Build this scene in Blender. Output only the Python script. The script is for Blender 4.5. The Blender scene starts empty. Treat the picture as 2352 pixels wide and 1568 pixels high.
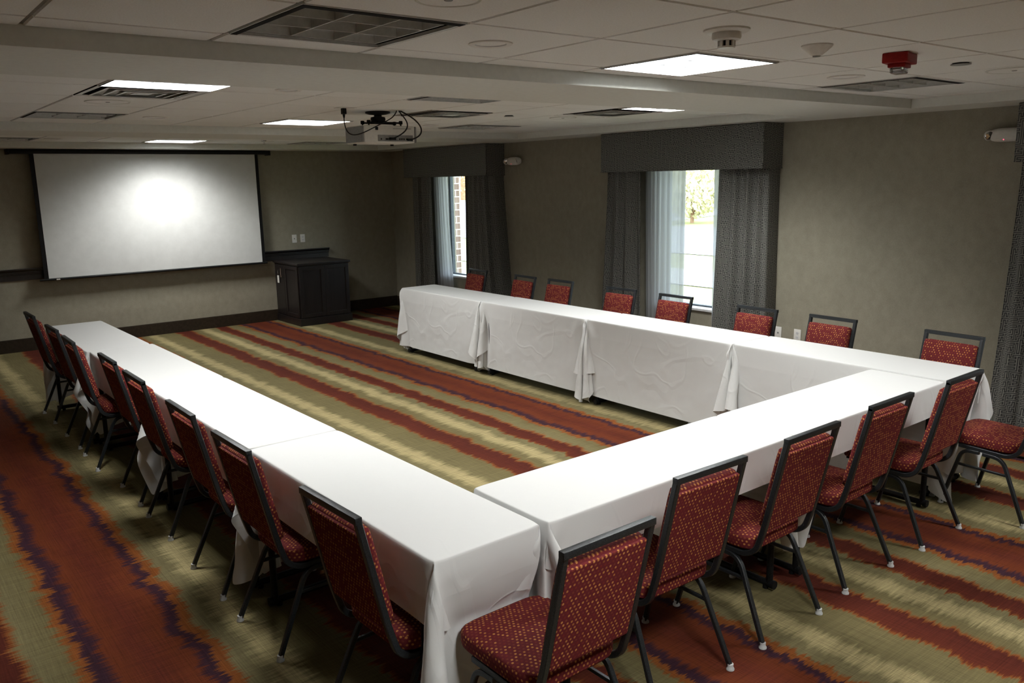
import bpy, bmesh, math, random, time
import numpy as np
from mathutils import Vector, Matrix

sc = bpy.context.scene
C = sc.collection
R = math.radians
random.seed(7)

# ------------------------------------------------------------------ camera
CAM = Vector((-1.3293, -2.079, 1.9387)); YAW, PITCH, ROLL, FPX = .6729, .1932, -.0189, 1897.16
fw = Vector((math.sin(YAW)*math.cos(PITCH), math.cos(YAW)*math.cos(PITCH), -math.sin(PITCH)))
rt = Vector((math.cos(YAW), -math.sin(YAW), 0)); up = rt.cross(fw)
r2 = rt*math.cos(ROLL)+up*math.sin(ROLL); u2 = up*math.cos(ROLL)-rt*math.sin(ROLL)
cam = bpy.data.objects.new('camera', bpy.data.cameras.new('camera')); C.objects.link(cam)
cam.matrix_world = Matrix(((r2.x, u2.x, -fw.x, CAM.x), (r2.y, u2.y, -fw.y, CAM.y), (r2.z, u2.z, -fw.z, CAM.z), (0, 0, 0, 1)))
cam.data.sensor_width = 36; cam.data.lens = FPX/2352*36; cam.data.clip_start = .05; cam.data.clip_end = 500
sc.camera = cam

# ------------------------------------------------------------------ world, exposure
w = bpy.data.worlds.new('sky'); sc.world = w; w.use_nodes = True
nt = w.node_tree; nt.nodes.clear()
sky = nt.nodes.new('ShaderNodeTexSky'); sky.sky_type = 'NISHITA'; sky.sun_disc = False
sky.sun_elevation = R(55); sky.sun_rotation = R(200); sky.air_density = 1; sky.dust_density = 1
hz = nt.nodes.new('ShaderNodeMixRGB'); hz.inputs[0].default_value = .12; hz.inputs[1].default_value = (.90, .95, 1.0, 1)   # bright overcast
bg = nt.nodes.new('ShaderNodeBackground'); wo = nt.nodes.new('ShaderNodeOutputWorld')
bg.inputs[1].default_value = 3.7
nt.links.new(sky.outputs[0], hz.inputs[2]); nt.links.new(hz.outputs[0], bg.inputs[0]); nt.links.new(bg.outputs[0], wo.inputs[0])
sc.view_settings.view_transform = 'Standard'; sc.view_settings.look = 'None'
sc.view_settings.exposure = 0.5; sc.view_settings.gamma = 1; sc.view_settings.use_curve_mapping = False
cy = sc.cycles
cy.use_denoising = True
try: cy.denoiser = 'OPENIMAGEDENOISE'
except Exception: pass
cy.max_bounces = 7; cy.diffuse_bounces = 4; cy.glossy_bounces = 3; cy.transmission_bounces = 4; cy.transparent_max_bounces = 8
cy.caustics_reflective = False; cy.caustics_refractive = False; cy.sample_clamp_indirect = 4
LAMP_W = 79.0          # watts of each lit ceiling troffer
BATWING = [(.001, .5), (.20, .5), (.36, .38), (.50, .60), (.64, .92), (.77, .92), (.89, .70), (.999, .54)]   # luminance of a louvered troffer against the cosine from straight down

# ------------------------------------------------------------------ helpers
def link(o, parent=None):
    C.objects.link(o)
    if parent: o.parent = parent
    return o
def tag(o, label=None, cat=None, group=None, kind=None):
    if label: o['label'] = label
    if cat: o['category'] = cat
    if group: o['group'] = group
    if kind: o['kind'] = kind
    return o
def thing(name, label, cat, loc=(0, 0, 0), rz=0, group=None):
    o = bpy.data.objects.new(name, None); o.location = loc; o.rotation_euler = (0, 0, rz)
    o.empty_display_size = .1
    return tag(link(o), label, cat, group)
def copy_tree(o, parent=None):
    c = o.copy(); C.objects.link(c); c.parent = parent
    for ch in list(o.children): copy_tree(ch, c)
    return c
class MB:
    """mesh builder collecting shapes into one mesh"""
    def __init__(s): s.bm = bmesh.new(); s.uv = None
    def add(s, verts, faces):
        vs = [s.bm.verts.new(v) for v in verts]
        for f in faces:
            try: s.bm.faces.new([vs[i] for i in f])
            except ValueError: pass
        return s
    def box(s, x0, x1, y0, y1, z0, z1, M=None):
        v = [Vector((x, y, z)) for z in (z0, z1) for y in (y0, y1) for x in (x0, x1)]
        if M: v = [M @ p for p in v]
        return s.add(v, [(0, 2, 3, 1), (4, 5, 7, 6), (0, 1, 5, 4), (2, 6, 7, 3), (0, 4, 6, 2), (1, 3, 7, 5)])
    def bbox(s, x0, x1, y0, y1, z0, z1, b=.004, M=None, seg=2):
        t = bmesh.new(); bmesh.ops.create_cube(t, size=1)
        for v in t.verts: v.co = Vector(((x0+x1)/2+v.co.x*(x1-x0), (y0+y1)/2+v.co.y*(y1-y0), (z0+z1)/2+v.co.z*(z1-z0)))
        bmesh.ops.bevel(t, geom=list(t.edges), offset=b, segments=seg, affect='EDGES', profile=.6)
        return s.merge(t, M)
    def merge(s, t, M=None):
        m = bpy.data.meshes.new('t'); t.to_mesh(m); t.free()
        if M: m.transform(M)
        s.bm.from_mesh(m); bpy.data.meshes.remove(m); return s
    def ring(s, pts, prof, closed=False, caps=True, upv=None):
        """sweep closed 2d profile along 3d points"""
        pts = [Vector(p) for p in pts]; n = len(pts); rings = []
        prev = None
        for i, p in enumerate(pts):
            if closed: a = pts[(i-1) % n]; b = pts[(i+1) % n]
            else: a = pts[max(i-1, 0)]; b = pts[min(i+1, n-1)]
            t = (b-a).normalized()
            # mitre factor
            if 0 < i < n-1 or closed:
                d1 = (p-a).normalized(); k = 1/max(.5, d1.dot(t))
            else: k = 1
            if upv is not None: nrm = Vector(upv)
            elif prev is None:
                nrm = Vector((0, 0, 1)) if abs(t.z) < .9 else Vector((1, 0, 0))
            else: nrm = prev
            nrm = (nrm - t*nrm.dot(t)).normalized(); prev = nrm
            bi = t.cross(nrm)
            rings.append([s.bm.verts.new(p+bi*q[0]*(k if upv is not None else 1)+nrm*q[1]) for q in prof])
        m = len(prof)
        for i in range(n if closed else n-1):
            A, B = rings[i], rings[(i+1) % n]
            for j in range(m): s.bm.faces.new((A[j], A[(j+1) % m], B[(j+1) % m], B[j]))
        if caps and not closed:
            s.bm.faces.new(list(reversed(rings[0]))); s.bm.faces.new(rings[-1])
        return s
    def tube(s, pts, r, seg=10, **k):
        return s.ring(pts, [(r*math.cos(2*math.pi*i/seg), r*math.sin(2*math.pi*i/seg)) for i in range(seg)], **k)
    def lathe(s, prof, o=(0, 0, 0), seg=24, M=None):
        o = Vector(o); rings = []
        for r, z in prof:
            ring = []
            for i in range(seg):
                a = 2*math.pi*i/seg; p = Vector((max(r, .0004)*math.cos(a), max(r, .0004)*math.sin(a), z))
                if M: p = M @ p
                ring.append(s.bm.verts.new(p+o))
            rings.append(ring)
        for A, B in zip(rings, rings[1:]):
            for j in range(seg): s.bm.faces.new((A[j], A[(j+1) % seg], B[(j+1) % seg], B[j]))
        for rr in (rings[0], rings[-1]):
            s.bm.faces.new(rr)
        return s
    def build(s, name, mat, parent=None, smooth=False, uvscale=None, mods=None):
        bmesh.ops.recalc_face_normals(s.bm, faces=s.bm.faces)
        me = bpy.data.meshes.new(name)
        if uvscale is not None:
            l = s.bm.loops.layers.uv.new('UVMap')
            for f in s.bm.faces:
                n = f.normal; a = [abs(n.x), abs(n.y), abs(n.z)]; k = a.index(max(a))
                for lp in f.loops:
                    c = lp.vert.co
                    lp[l].uv = ((c.y, c.z), (c.x, c.z), (c.x, c.y))[k]
        if smooth:
            for f in s.bm.faces: f.smooth = True
        s.bm.to_mesh(me); s.bm.free()
        me.materials.append(mat)
        o = bpy.data.objects.new(name, me); link(o, parent)
        if smooth == 'auto':
            m = o.modifiers.new('edge', 'EDGE_SPLIT'); m.split_angle = R(40)
        return o
def struct(o): o['kind'] = 'structure'; return o

# ------------------------------------------------------------------ materials
def mat(name, col=(.5, .5, .5), rough=.6, metal=0, spec=.5, **k):
    m = bpy.data.materials.new(name); m.use_nodes = True
    b = m.node_tree.nodes['Principled BSDF']
    b.inputs['Base Color'].default_value = (*col, 1); b.inputs['Roughness'].default_value = rough
    b.inputs['Metallic'].default_value = metal; b.inputs['Specular IOR Level'].default_value = spec
    for kk, v in k.items(): b.inputs[kk.replace('_', ' ')].default_value = v
    return m
class NB:
    def __init__(s, m): s.t = m.node_tree; s.b = s.t.nodes['Principled BSDF']
    def n(s, ty, **k):
        x = s.t.nodes.new('ShaderNode'+ty)
        for a, v in k.items(): setattr(x, a, v)
        return x
    def l(s, a, b): s.t.links.new(a, b)
    def val(s, x, i):
        if isinstance(x, (int, float)): i.default_value = x
        else: s.l(x, i)
    def math(s, op, a, b=0, c=None, clamp=False):
        x = s.n('Math', operation=op, use_clamp=clamp); s.val(a, x.inputs[0]); s.val(b, x.inputs[1])
        if c is not None: s.val(c, x.inputs[2])
        return x.outputs[0]
    def coord(s, kind='Object'): return s.n('TexCoord').outputs[kind]
    def mapping(s, v, scale=(1, 1, 1), loc=(0, 0, 0), rot=(0, 0, 0)):
        x = s.n('Mapping'); s.l(v, x.inputs[0]); x.inputs['Scale'].default_value = scale
        x.inputs['Location'].default_value = loc; x.inputs['Rotation'].default_value = rot
        return x.outputs[0]
    def noise(s, v, scale=5, detail=2, rough=.5, dist=0):
        x = s.n('TexNoise'); s.l(v, x.inputs['Vector']); x.inputs['Scale'].default_value = scale
        x.inputs['Detail'].default_value = detail; x.inputs['Roughness'].default_value = rough; x.inputs['Distortion'].default_value = dist
        return x.outputs[0]
    def mix(s, f, a, b, blend='MIX'):
        x = s.n('MixRGB', blend_type=blend); s.val(f, x.inputs[0])
        for i, c in ((1, a), (2, b)):
            if isinstance(c, tuple): x.inputs[i].default_value = (*c, 1)
            else: s.l(c, x.inputs[i])
        return x.outputs[0]
    def ramp(s, f, stops, interp='LINEAR'):
        x = s.n('ValToRGB'); s.l(f, x.inputs[0]); e = x.color_ramp; e.interpolation = interp
        while len(e.elements) < len(stops): e.elements.new(.5)
        for i, (p, c) in enumerate(stops):
            e.elements[i].position = p; e.elements[i].color = (*c, 1) if isinstance(c, tuple) else (c, c, c, 1)
        return x.outputs[0]
    def sep(s, v):
        x = s.n('SeparateXYZ'); s.l(v, x.inputs[0]); return x.outputs
    def comb(s, a, b, c=0):
        x = s.n('CombineXYZ'); s.val(a, x.inputs[0]); s.val(b, x.inputs[1]); s.val(c, x.inputs[2]); return x.outputs[0]
    def bump(s, h, strength=.3, dist=.01, prev=None):
        x = s.n('Bump'); x.inputs['Strength'].default_value = strength; x.inputs['Distance'].default_value = dist
        s.l(h, x.inputs['Height'])
        if prev: s.l(prev, x.inputs['Normal'])
        return x.outputs[0]

def L(r, g, b):     # sRGB 0-255 -> linear
    f = lambda c: (c/255/12.92) if c <= 10 else ((c/255+.055)/1.055)**2.4
    return (f(r), f(g), f(b))

def m_carpet():
    m = mat('carpet', rough=.95, spec=.1); N = NB(m); c = N.coord(); X, Y, Z = N.sep(c)
    # thread teeth: runs of random length across the stripes, thin along them
    tooth = N.noise(N.mapping(c, (3, 55, 1)), 1, 4, .7)
    slow = N.noise(N.mapping(c, (1.2, 4.5, 1)), 1, 3, .6)
    stepn = N.n('TexWhiteNoise', noise_dimensions='1D')
    N.l(N.math('FLOOR', N.math('MULTIPLY', Y, 28)), stepn.inputs['W'])
    j = N.math('ADD', N.math('MULTIPLY', N.math('SUBTRACT', tooth, .5), .16),
               N.math('ADD', N.math('MULTIPLY', N.math('SUBTRACT', slow, .5), .14), N.math('MULTIPLY', N.math('SUBTRACT', stepn.outputs[0], .5), .018)))
    P = 1.83
    u0 = N.math('DIVIDE', N.math('WRAP', N.math('SUBTRACT', X, 1.25-.6), P, 0), P)
    w1 = N.math('ADD', N.math('SUBTRACT', X, 1.25-.6), j)
    u = N.math('DIVIDE', N.math('WRAP', w1, P, 0), P)
    ol = L(110, 102, 72); ol2 = L(102, 93, 62); cr = L(168, 154, 112); rd = L(86, 38, 26); rd2 = L(74, 32, 24)
    og = L(122, 70, 32); pu = L(54, 32, 42); br = L(100, 48, 26)
    q = lambda v: v/P
    base = N.ramp(u, [(0, ol2), (q(.008), og), (q(.03), rd), (q(.15), rd2), (q(.172), og), (q(.20), ol),
        (q(.335), ol2), (q(.352), og), (q(.380), og), (q(.395), pu), (q(.435), pu), (q(.475), br), (q(.60), rd), (q(.74), br), (q(.77), pu), (q(.80), pu), (q(.815), og), (q(.85), og), (q(.868), ol),
        (q(1.30), ol2), (q(1.315), og), (q(1.335), rd), (q(1.49), rd2), (q(1.51), og), (q(1.535), ol2), (q(1.8), ol)])
    # cream streak bands, teeth longer on one side
    def band(c0, wd):
        t = N.math('ABSOLUTE', N.math('SUBTRACT', N.math('ADD', u0, N.math('DIVIDE', j, P)), c0/P))
        return N.math('SUBTRACT', 1, N.math('DIVIDE', t, wd/P), clamp=True)
    cb = N.math('MAXIMUM', band(1.015, .085), band(1.685, .085))
    streak = N.noise(N.mapping(c, (5, 95, 1)), 1, 3, .8)
    cm = N.math('MULTIPLY', N.math('MULTIPLY', cb, 1.5, clamp=True), N.math('ADD', -.15, N.math('MULTIPLY', streak, 1.75)), clamp=True)
    col = N.mix(cm, base, cr)
    # linen cross hatch
    hx = N.noise(N.mapping(c, (3, 170, 1)), 1, 3, .75); hy = N.noise(N.mapping(c, (170, 3, 1)), 1, 3, .75)
    h = N.math('MULTIPLY', N.math('ADD', hx, hy), .5)
    big = N.noise(c, 1.3, 3, .6)
    f = N.math('ADD', N.math('ADD', -.33, N.math('MULTIPLY', h, 2.1)), N.math('MULTIPLY', big, .35))
    cc = N.n('CombineColor'); [N.l(f, cc.inputs[i]) for i in range(3)]
    col = N.mix(1, col, cc.outputs[0], 'MULTIPLY')
    N.l(col, N.b.inputs['Base Color'])
    pile = N.noise(c, 420, 2, .6)
    N.l(N.bump(N.math('ADD', pile, N.math('MULTIPLY', h, .8)), .5, .004), N.b.inputs['Normal'])
    return m

def m_wall():
    m = mat('wallpaper', rough=.7, spec=.25); N = NB(m); c = N.coord()
    a = N.noise(N.mapping(c, (260, 260, 120)), 1, 3, .7); b = N.noise(N.mapping(c, (14, 14, 11)), 1, 4, .65)
    big = N.noise(c, 1.1, 2)
    f = N.math('ADD', N.math('MULTIPLY', a, .5), N.math('ADD', N.math('MULTIPLY', b, .35), N.math('MULTIPLY', big, .15)))
    N.l(N.ramp(f, [(.3, L(126, 121, 107)), (.7, L(160, 154, 137))]), N.b.inputs['Base Color'])
    N.l(N.bump(a, .25, .002), N.b.inputs['Normal'])
    return m

def m_tile():
    m = mat('ceiling_tile', rough=.92, spec=.15); N = NB(m); c = N.coord()
    a = N.noise(c, 160, 4, .7); b = N.noise(c, 2.0, 2)
    N.l(N.ramp(a, [(.3, L(222, 222, 219)), (.65, L(235, 236, 233))]), N.b.inputs['Base Color'])
    N.l(N.bump(a, .3, .003), N.b.inputs['Normal'])
    return m

def m_cloth():
    m = mat('table_linen', col=L(216, 217, 216), rough=.75, spec=.25, Sheen_Weight=.15); N = NB(m); c = N.coord()
    # crumple creases: ridged noise, coarse and fine
    r1 = N.math('ABSOLUTE', N.math('SUBTRACT', N.noise(c, 1.5, 2, .5, .6), .5))
    r2_ = N.math('ABSOLUTE', N.math('SUBTRACT', N.noise(N.mapping(c, (1, 1, .7), rot=(.5, .3, .7)), 3.1, 1, .5, .8), .5))
    e1 = N.math('SUBTRACT', 1, N.math('MULTIPLY', r1, 22), clamp=True)
    e2 = N.math('SUBTRACT', 1, N.math('MULTIPLY', r2_, 26), clamp=True)
    soft = N.noise(c, 3.2, 2, .5)
    X, Y, Z = N.sep(c)
    side = N.math('SUBTRACT', 1, N.math('MULTIPLY', N.math('SUBTRACT', Z, .60), 7, clamp=True), clamp=True)
    amt = N.math('ADD', .07, N.math('MULTIPLY', side, .93))
    h = N.math('MULTIPLY', N.math('ADD', N.math('MULTIPLY', soft, 4.0), N.math('ADD', N.math('MULTIPLY', e1, .42), N.math('MULTIPLY', e2, .30))), amt)
    b1 = N.bump(h, .55, .012)
    weave = N.noise(c, 900, 1)
    N.l(N.bump(weave, .12, .0006, b1), N.b.inputs['Normal'])
    # light comes through thin cotton a little
    t = N.n('BsdfTranslucent'); t.inputs[0].default_value = (*L(235, 232, 226), 1)
    ms = N.n('MixShader'); ms.inputs[0].default_value = .08
    N.l(N.b.outputs[0], ms.inputs[1]); N.l(t.outputs[0], ms.inputs[2])
    N.l(ms.outputs[0], N.t.nodes['Material Output'].inputs[0])
    return m

def m_dots():
    m = mat('dotted_upholstery', rough=.85, spec=.12); N = NB(m); uv = N.coord('UV')
    U, V, _ = N.sep(uv)
    s = 1/.0135
    v = N.math('MULTIPLY', V, s); row = N.math('FLOOR', v)
    u = N.math('ADD', N.math('MULTIPLY', U, s*.8), N.math('MULTIPLY', N.math('MODULO', N.math('ABSOLUTE', row), 2), .5))
    du = N.math('SUBTRACT', N.math('FRACT', u), .5); dv = N.math('SUBTRACT', N.math('FRACT', v), .5)
    d = N.math('SQRT', N.math('ADD', N.math('MULTIPLY', N.math('MULTIPLY', du, 1.25), N.math('MULTIPLY', du, 1.25)), N.math('MULTIPLY', dv, dv)))
    dot = N.math('MULTIPLY', N.math('SUBTRACT', .36, d), 9, clamp=True)
    wn = N.n('TexWhiteNoise', noise_dimensions='2D'); N.l(N.comb(N.math('FLOOR', u), row), wn.inputs['Vector'])
    dc = N.ramp(wn.outputs[0], [(0, L(110, 38, 34)), (.35, L(112, 54, 42)), (.45, L(158, 98, 54)), (1, L(184, 124, 70))])
    fine = N.noise(uv, 700, 2)
    base = N.ramp(fine, [(.3, L(82, 28, 33)), (.7, L(108, 39, 42))])
    N.l(N.mix(dot, base, dc), N.b.inputs['Base Color'])
    N.l(N.bump(N.math('ADD', N.math('MULTIPLY', dot, .5), N.math('MULTIPLY', fine, .5)), .35, .0015), N.b.inputs['Normal'])
    return m

def m_hammer():
    m = mat('hammered_charcoal_metal', col=L(58, 62, 66), rough=.34, metal=.35, spec=.6); N = NB(m); c = N.coord()
    a = N.noise(c, 330, 3, .7)
    N.l(N.ramp(a, [(.35, L(20, 22, 24)), (.7, L(54, 59, 63))]), N.b.inputs['Base Color'])
    N.l(N.bump(a, .6, .0016), N.b.inputs['Normal'])
    return m

def m_drape():
    m = mat('maze_patterned_drape', rough=.6, spec=.3, Sheen_Weight=.1); N = NB(m); uv = N.coord('UV'); U, V, _ = N.sep(uv)
    def layer(sc_, ox, oy, wd):
        u = N.math('ADD', N.math('MULTIPLY', U, sc_), ox); v = N.math('ADD', N.math('MULTIPLY', V, sc_), oy)
        fu, fv = N.math('FLOOR', u), N.math('FLOOR', v)
        gu, gv = N.math('SUBTRACT', u, fu), N.math('SUBTRACT', v, fv)
        wn = N.n('TexWhiteNoise', noise_dimensions='2D'); N.l(N.comb(fu, fv), wn.inputs['Vector'])
        r = N.math('GREATER_THAN', wn.outputs[0], .5)
        a = N.math('LESS_THAN', N.math('ABSOLUTE', N.math('SUBTRACT', gu, .5)), wd)
        b = N.math('LESS_THAN', N.math('ABSOLUTE', N.math('SUBTRACT', gv, .5)), wd)
        return N.math('ADD', N.math('MULTIPLY', a, r), N.math('MULTIPLY', b, N.math('SUBTRACT', 1, r)))
    p = N.math('MAXIMUM', layer(38, .1, .3, .085), layer(38, .6, .8, .085))
    fine = N.noise(N.mapping(uv, (900, 300, 1)), 1, 2)
    base = N.ramp(fine, [(.3, L(42, 42, 43)), (.7, L(68, 68, 67))])
    N.l(N.mix(N.math('MULTIPLY', p, .85), base, L(148, 148, 139)), N.b.inputs['Base Color'])
    N.l(N.bump(p, .2, .001), N.b.inputs['Normal'])
    return m

def m_sheer():
    m = mat('sheer_voile', col=L(176, 176, 174), rough=.8); N = NB(m)
    tr = N.n('BsdfTransparent'); tl = N.n('BsdfTranslucent'); tl.inputs[0].default_value = (.34, .35, .36, 1)
    a = N.n('MixShader'); a.inputs[0].default_value = .45; N.l(N.b.outputs[0], a.inputs[1]); N.l(tl.outputs[0], a.inputs[2])
    b = N.n('MixShader'); b.inputs[0].default_value = .93; N.l(tr.outputs[0], b.inputs[1]); N.l(a.outputs[0], b.inputs[2])
    N.l(b.outputs[0], N.t.nodes['Material Output'].inputs[0]); return m

def m_wood():
    m = mat('espresso_stained_wood', rough=.38, spec=.5); N = NB(m); c = N.coord()
    a = N.noise(N.mapping(c, (40, 40, 2.5)), 1, 4, .6)
    N.l(N.ramp(a, [(.3, L(20, 17, 17)), (.7, L(35, 29, 28))]), N.b.inputs['Base Color'])
    N.l(N.bump(a, .1, .001), N.b.inputs['Normal']); return m

def m_brick():
    m = mat('outdoor_brick', rough=.9); N = NB(m); c = N.coord()
    X, Y, Z = N.sep(c)
    b = N.n('TexBrick'); N.l(N.comb(N.math('ADD', X, Y), Z), b.inputs['Vector']); b.inputs['Scale'].default_value = 1
    b.inputs['Color1'].default_value = (*L(150, 128, 116), 1); b.inputs['Color2'].default_value = (*L(132, 108, 98), 1)
    b.inputs['Mortar'].default_value = (*L(205, 200, 195), 1); b.inputs['Mortar Size'].default_value = .008
    b.inputs['Brick Width'].default_value = .2; b.inputs['Row Height'].default_value = .095
    N.l(b.outputs[0], N.b.inputs['Base Color']); return m
def m_noisecol(name, c1, c2, scale, rough=.9, bump=0):
    m = mat(name, rough=rough, spec=.15); N = NB(m); a = N.noise(N.coord(), scale, 4, .65)
    N.l(N.ramp(a, [(.35, c1), (.65, c2)]), N.b.inputs['Base Color'])
    if bump: N.l(N.bump(a, .5, bump), N.b.inputs['Normal'])
    return m
def m_emit(name, col, s):
    m = bpy.data.materials.new(name); m.use_nodes = True; t = m.node_tree; t.nodes.clear()
    e = t.nodes.new('ShaderNodeEmission'); e.inputs[0].default_value = (*col, 1); e.inputs[1].default_value = s
    o = t.nodes.new('ShaderNodeOutputMaterial'); t.links.new(e.outputs[0], o.inputs[0]); return m

CARPET = m_carpet(); WALL = m_wall(); TILE = m_tile(); LINEN = m_cloth(); DOTS = m_dots(); HAMMER = m_hammer()
DRAPE = m_drape(); SHEER = m_sheer(); WOOD = m_wood(); BRICK = m_brick()
PAINT = m_noisecol('ceiling_drywall', L(210, 211, 205), L(216, 217, 211), 30)
BLACK = m_noisecol('black_powdercoat', L(16, 16, 17), L(28, 28, 29), 120, rough=.4)
DARK = m_noisecol('dark_void', L(12, 11, 10), L(20, 19, 18), 20)
WHITEP = m_noisecol('white_plastic', L(214, 212, 206), L(222, 220, 214), 60, rough=.4)
GREYP = m_noisecol('grey_plastic', L(128, 128, 126), L(140, 140, 138), 60, rough=.5)
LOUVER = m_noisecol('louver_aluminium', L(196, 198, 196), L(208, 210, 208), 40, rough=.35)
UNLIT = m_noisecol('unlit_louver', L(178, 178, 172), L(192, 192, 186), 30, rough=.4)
CHROME = m_noisecol('chrome', L(210, 210, 212), L(225, 225, 226), 40, rough=.12); CHROME.node_tree.nodes['Principled BSDF'].inputs['Metallic'].default_value = 1
LITBLADE = m_noisecol('darkened_blade', L(74, 76, 78), L(84, 86, 88), 30, rough=.5)  # blade shade put into the colour: darker copy of louver for lit troffers
UNLITTOP = m_noisecol('unlit_reflector', L(98, 98, 93), L(110, 110, 105), 30, rough=.4)  # cell shade put into the colour of unlit troffer reflectors
REDP = m_noisecol('red_plastic', L(128, 26, 24), L(142, 32, 28), 50, rough=.45)
SCREENM = m_noisecol('matte_screen', L(194, 195, 193), L(200, 201, 199), 8, rough=.85)
BASEM = m_noisecol('dark_brown_vinyl', L(42, 34, 26), L(52, 43, 33), 25, rough=.55)
FRAMEW = m_noisecol('bronze_window_frame', L(74, 80, 86), L(84, 90, 96), 25, rough=.5)
SILLM = m_noisecol('white_sill', L(206, 206, 206), L(216, 216, 216), 25, rough=.35)
GLIDE = m_noisecol('pale_nylon', L(186, 188, 188), L(204, 206, 206), 60, rough=.4)
GLASS = mat('window_glass', col=(1, 1, 1), rough=0)
N = NB(GLASS); _t = N.n('BsdfTransparent'); _t.inputs[0].default_value = (.93, .96, .95, 1); _g = N.n('BsdfGlossy'); _g.inputs['Roughness'].default_value = .02
_f = N.n('MixShader'); _f.inputs[0].default_value = .06; N.l(_t.outputs[0], _f.inputs[1]); N.l(_g.outputs[0], _f.inputs[2]); N.l(_f.outputs[0], N.t.nodes['Material Output'].inputs[0])
CLEAR = mat('clear_lens', col=(.95, .95, .95), rough=.08, Transmission_Weight=.85)
LED = m_emit('red_indicator', (1, .05, .12), 3)
TUBE = m_emit('fluorescent_glow', (1, .985, .95), 6)

# ------------------------------------------------------------------ room dimensions
XR, YF, ZS, ZT = 5.447, 9.343, 2.4014, 2.468
XL, YB = -3.1, -3.9
# ------------------------------------------------------------------ floor, walls
struct(MB().add([(XL-.3, YB-.3, 0), (XR+.3, YB-.3, 0), (XR+.3, YF+.3, 0), (XL-.3, YF+.3, 0)], [(0, 1, 2, 3)]).build('floor', CARPET))
struct(MB().box(XL-.15, XR, YF, YF+.15, 0, 2.75).build('wall_front', WALL))
struct(MB().box(XL-.15, XL, YB, YF, 0, 2.75).build('wall_left', WALL))
struct(MB().box(XL-.15, XR, YB-.15, YB, 0, 2.75).build('wall_back', WALL))
WIN = [(7.50, .45), (3.42, .45), (-.66, .45)]; WZ0, WZ1 = .60, 2.15
mb = MB(); ys = [YB-.15]
for cy_, hw in sorted(WIN): ys += [cy_-hw, cy_+hw]
ys.append(YF+.15)
for i in range(0, len(ys), 2): mb.box(XR, XR+.2, ys[i], ys[i+1], 0, 2.75)
for cy_, hw in WIN:
    mb.box(XR, XR+.2, cy_-hw, cy_+hw, 0, WZ0); mb.box(XR, XR+.2, cy_-hw, cy_+hw, WZ1, 2.75)
struct(mb.build('wall_right', WALL))
struct(MB().box(XL, XR-.018, YF-.018, YF, 0, .15).box(XL, XR-.018, YF-.012, YF, .15, .157).build('baseboard_front', BASEM))
struct(MB().box(XR-.018, XR, YB, YF, 0, .15).build('baseboard_right', BASEM))
struct(MB().box(XL, XL+.018, YB, YF-.018, 0, .15).build('baseboard_left', BASEM))
struct(MB().box(XL+.018, XR-.018, YB, YB+.018, 0, .15).build('baseboard_back', BASEM))

# ------------------------------------------------------------------ ceiling: soffit with three tiled coffers
sk = lambda x, y, s: y-s*(x-1.5)                     # the tiled fields sit slightly askew to the walls
COF = [dict(x0=-2.6, x1=4.93, y0=-3.4, y1=1.10, s=.030, s0=0),
       dict(x0=-2.6, x1=4.94, y0=1.93, y1=5.68, s=.022, s0=.018),
       dict(x0=-2.6, x1=4.94, y0=6.50, y1=8.86, s=0, s0=0)]
def cy0(c, x): return sk(x, c['y0'], c['s0'])
def cy1(c, x): return sk(x, c['y1'], c['s'])
mb = MB()
Xa, Xb = XL, XR
x0, x1 = -2.6, 4.935
V = lambda x, y, z=ZS: (x, y, z)
mb.add([V(Xa, YB), V(x0, YB), V(x0, YF), V(Xa, YF)], [(0, 1, 2, 3)])
mb.add([V(x1, YB), V(Xb, YB), V(Xb, YF), V(x1, YF)], [(0, 1, 2, 3)])
edges = [(YB, YB)] + [e for c in COF for e in ((cy0(c, x0), cy0(c, x1)), (cy1(c, x0), cy1(c, x1)))] + [(YF, YF)]
for i in range(0, len(edges), 2):
    a, b = edges[i], edges[i+1]
    mb.add([V(x0, a[0]), V(x1, a[1]), V(x1, b[1]), V(x0, b[0])], [(0, 1, 2, 3)])
for c in COF:
    q = [(x0, cy0(c, x0)), (x1, cy0(c, x1)), (x1, cy1(c, x1)), (x0, cy1(c, x0))]
    for k in range(4):
        p, p2 = q[k], q[(k+1) % 4]
        mb.add([(p[0], p[1], ZS), (p2[0], p2[1], ZS), (p2[0], p2[1], ZT+.2), (p[0], p[1], ZT+.2)], [(0, 1, 2, 3)])
mb.add([(Xa-.15, YB-.15, 2.75), (Xb+.2, YB-.15, 2.75), (Xb+.2, YF+.15, 2.75), (Xa-.15, YF+.15, 2.75)], [(0, 1, 2, 3)])
struct(mb.build('ceiling', PAINT))

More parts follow.
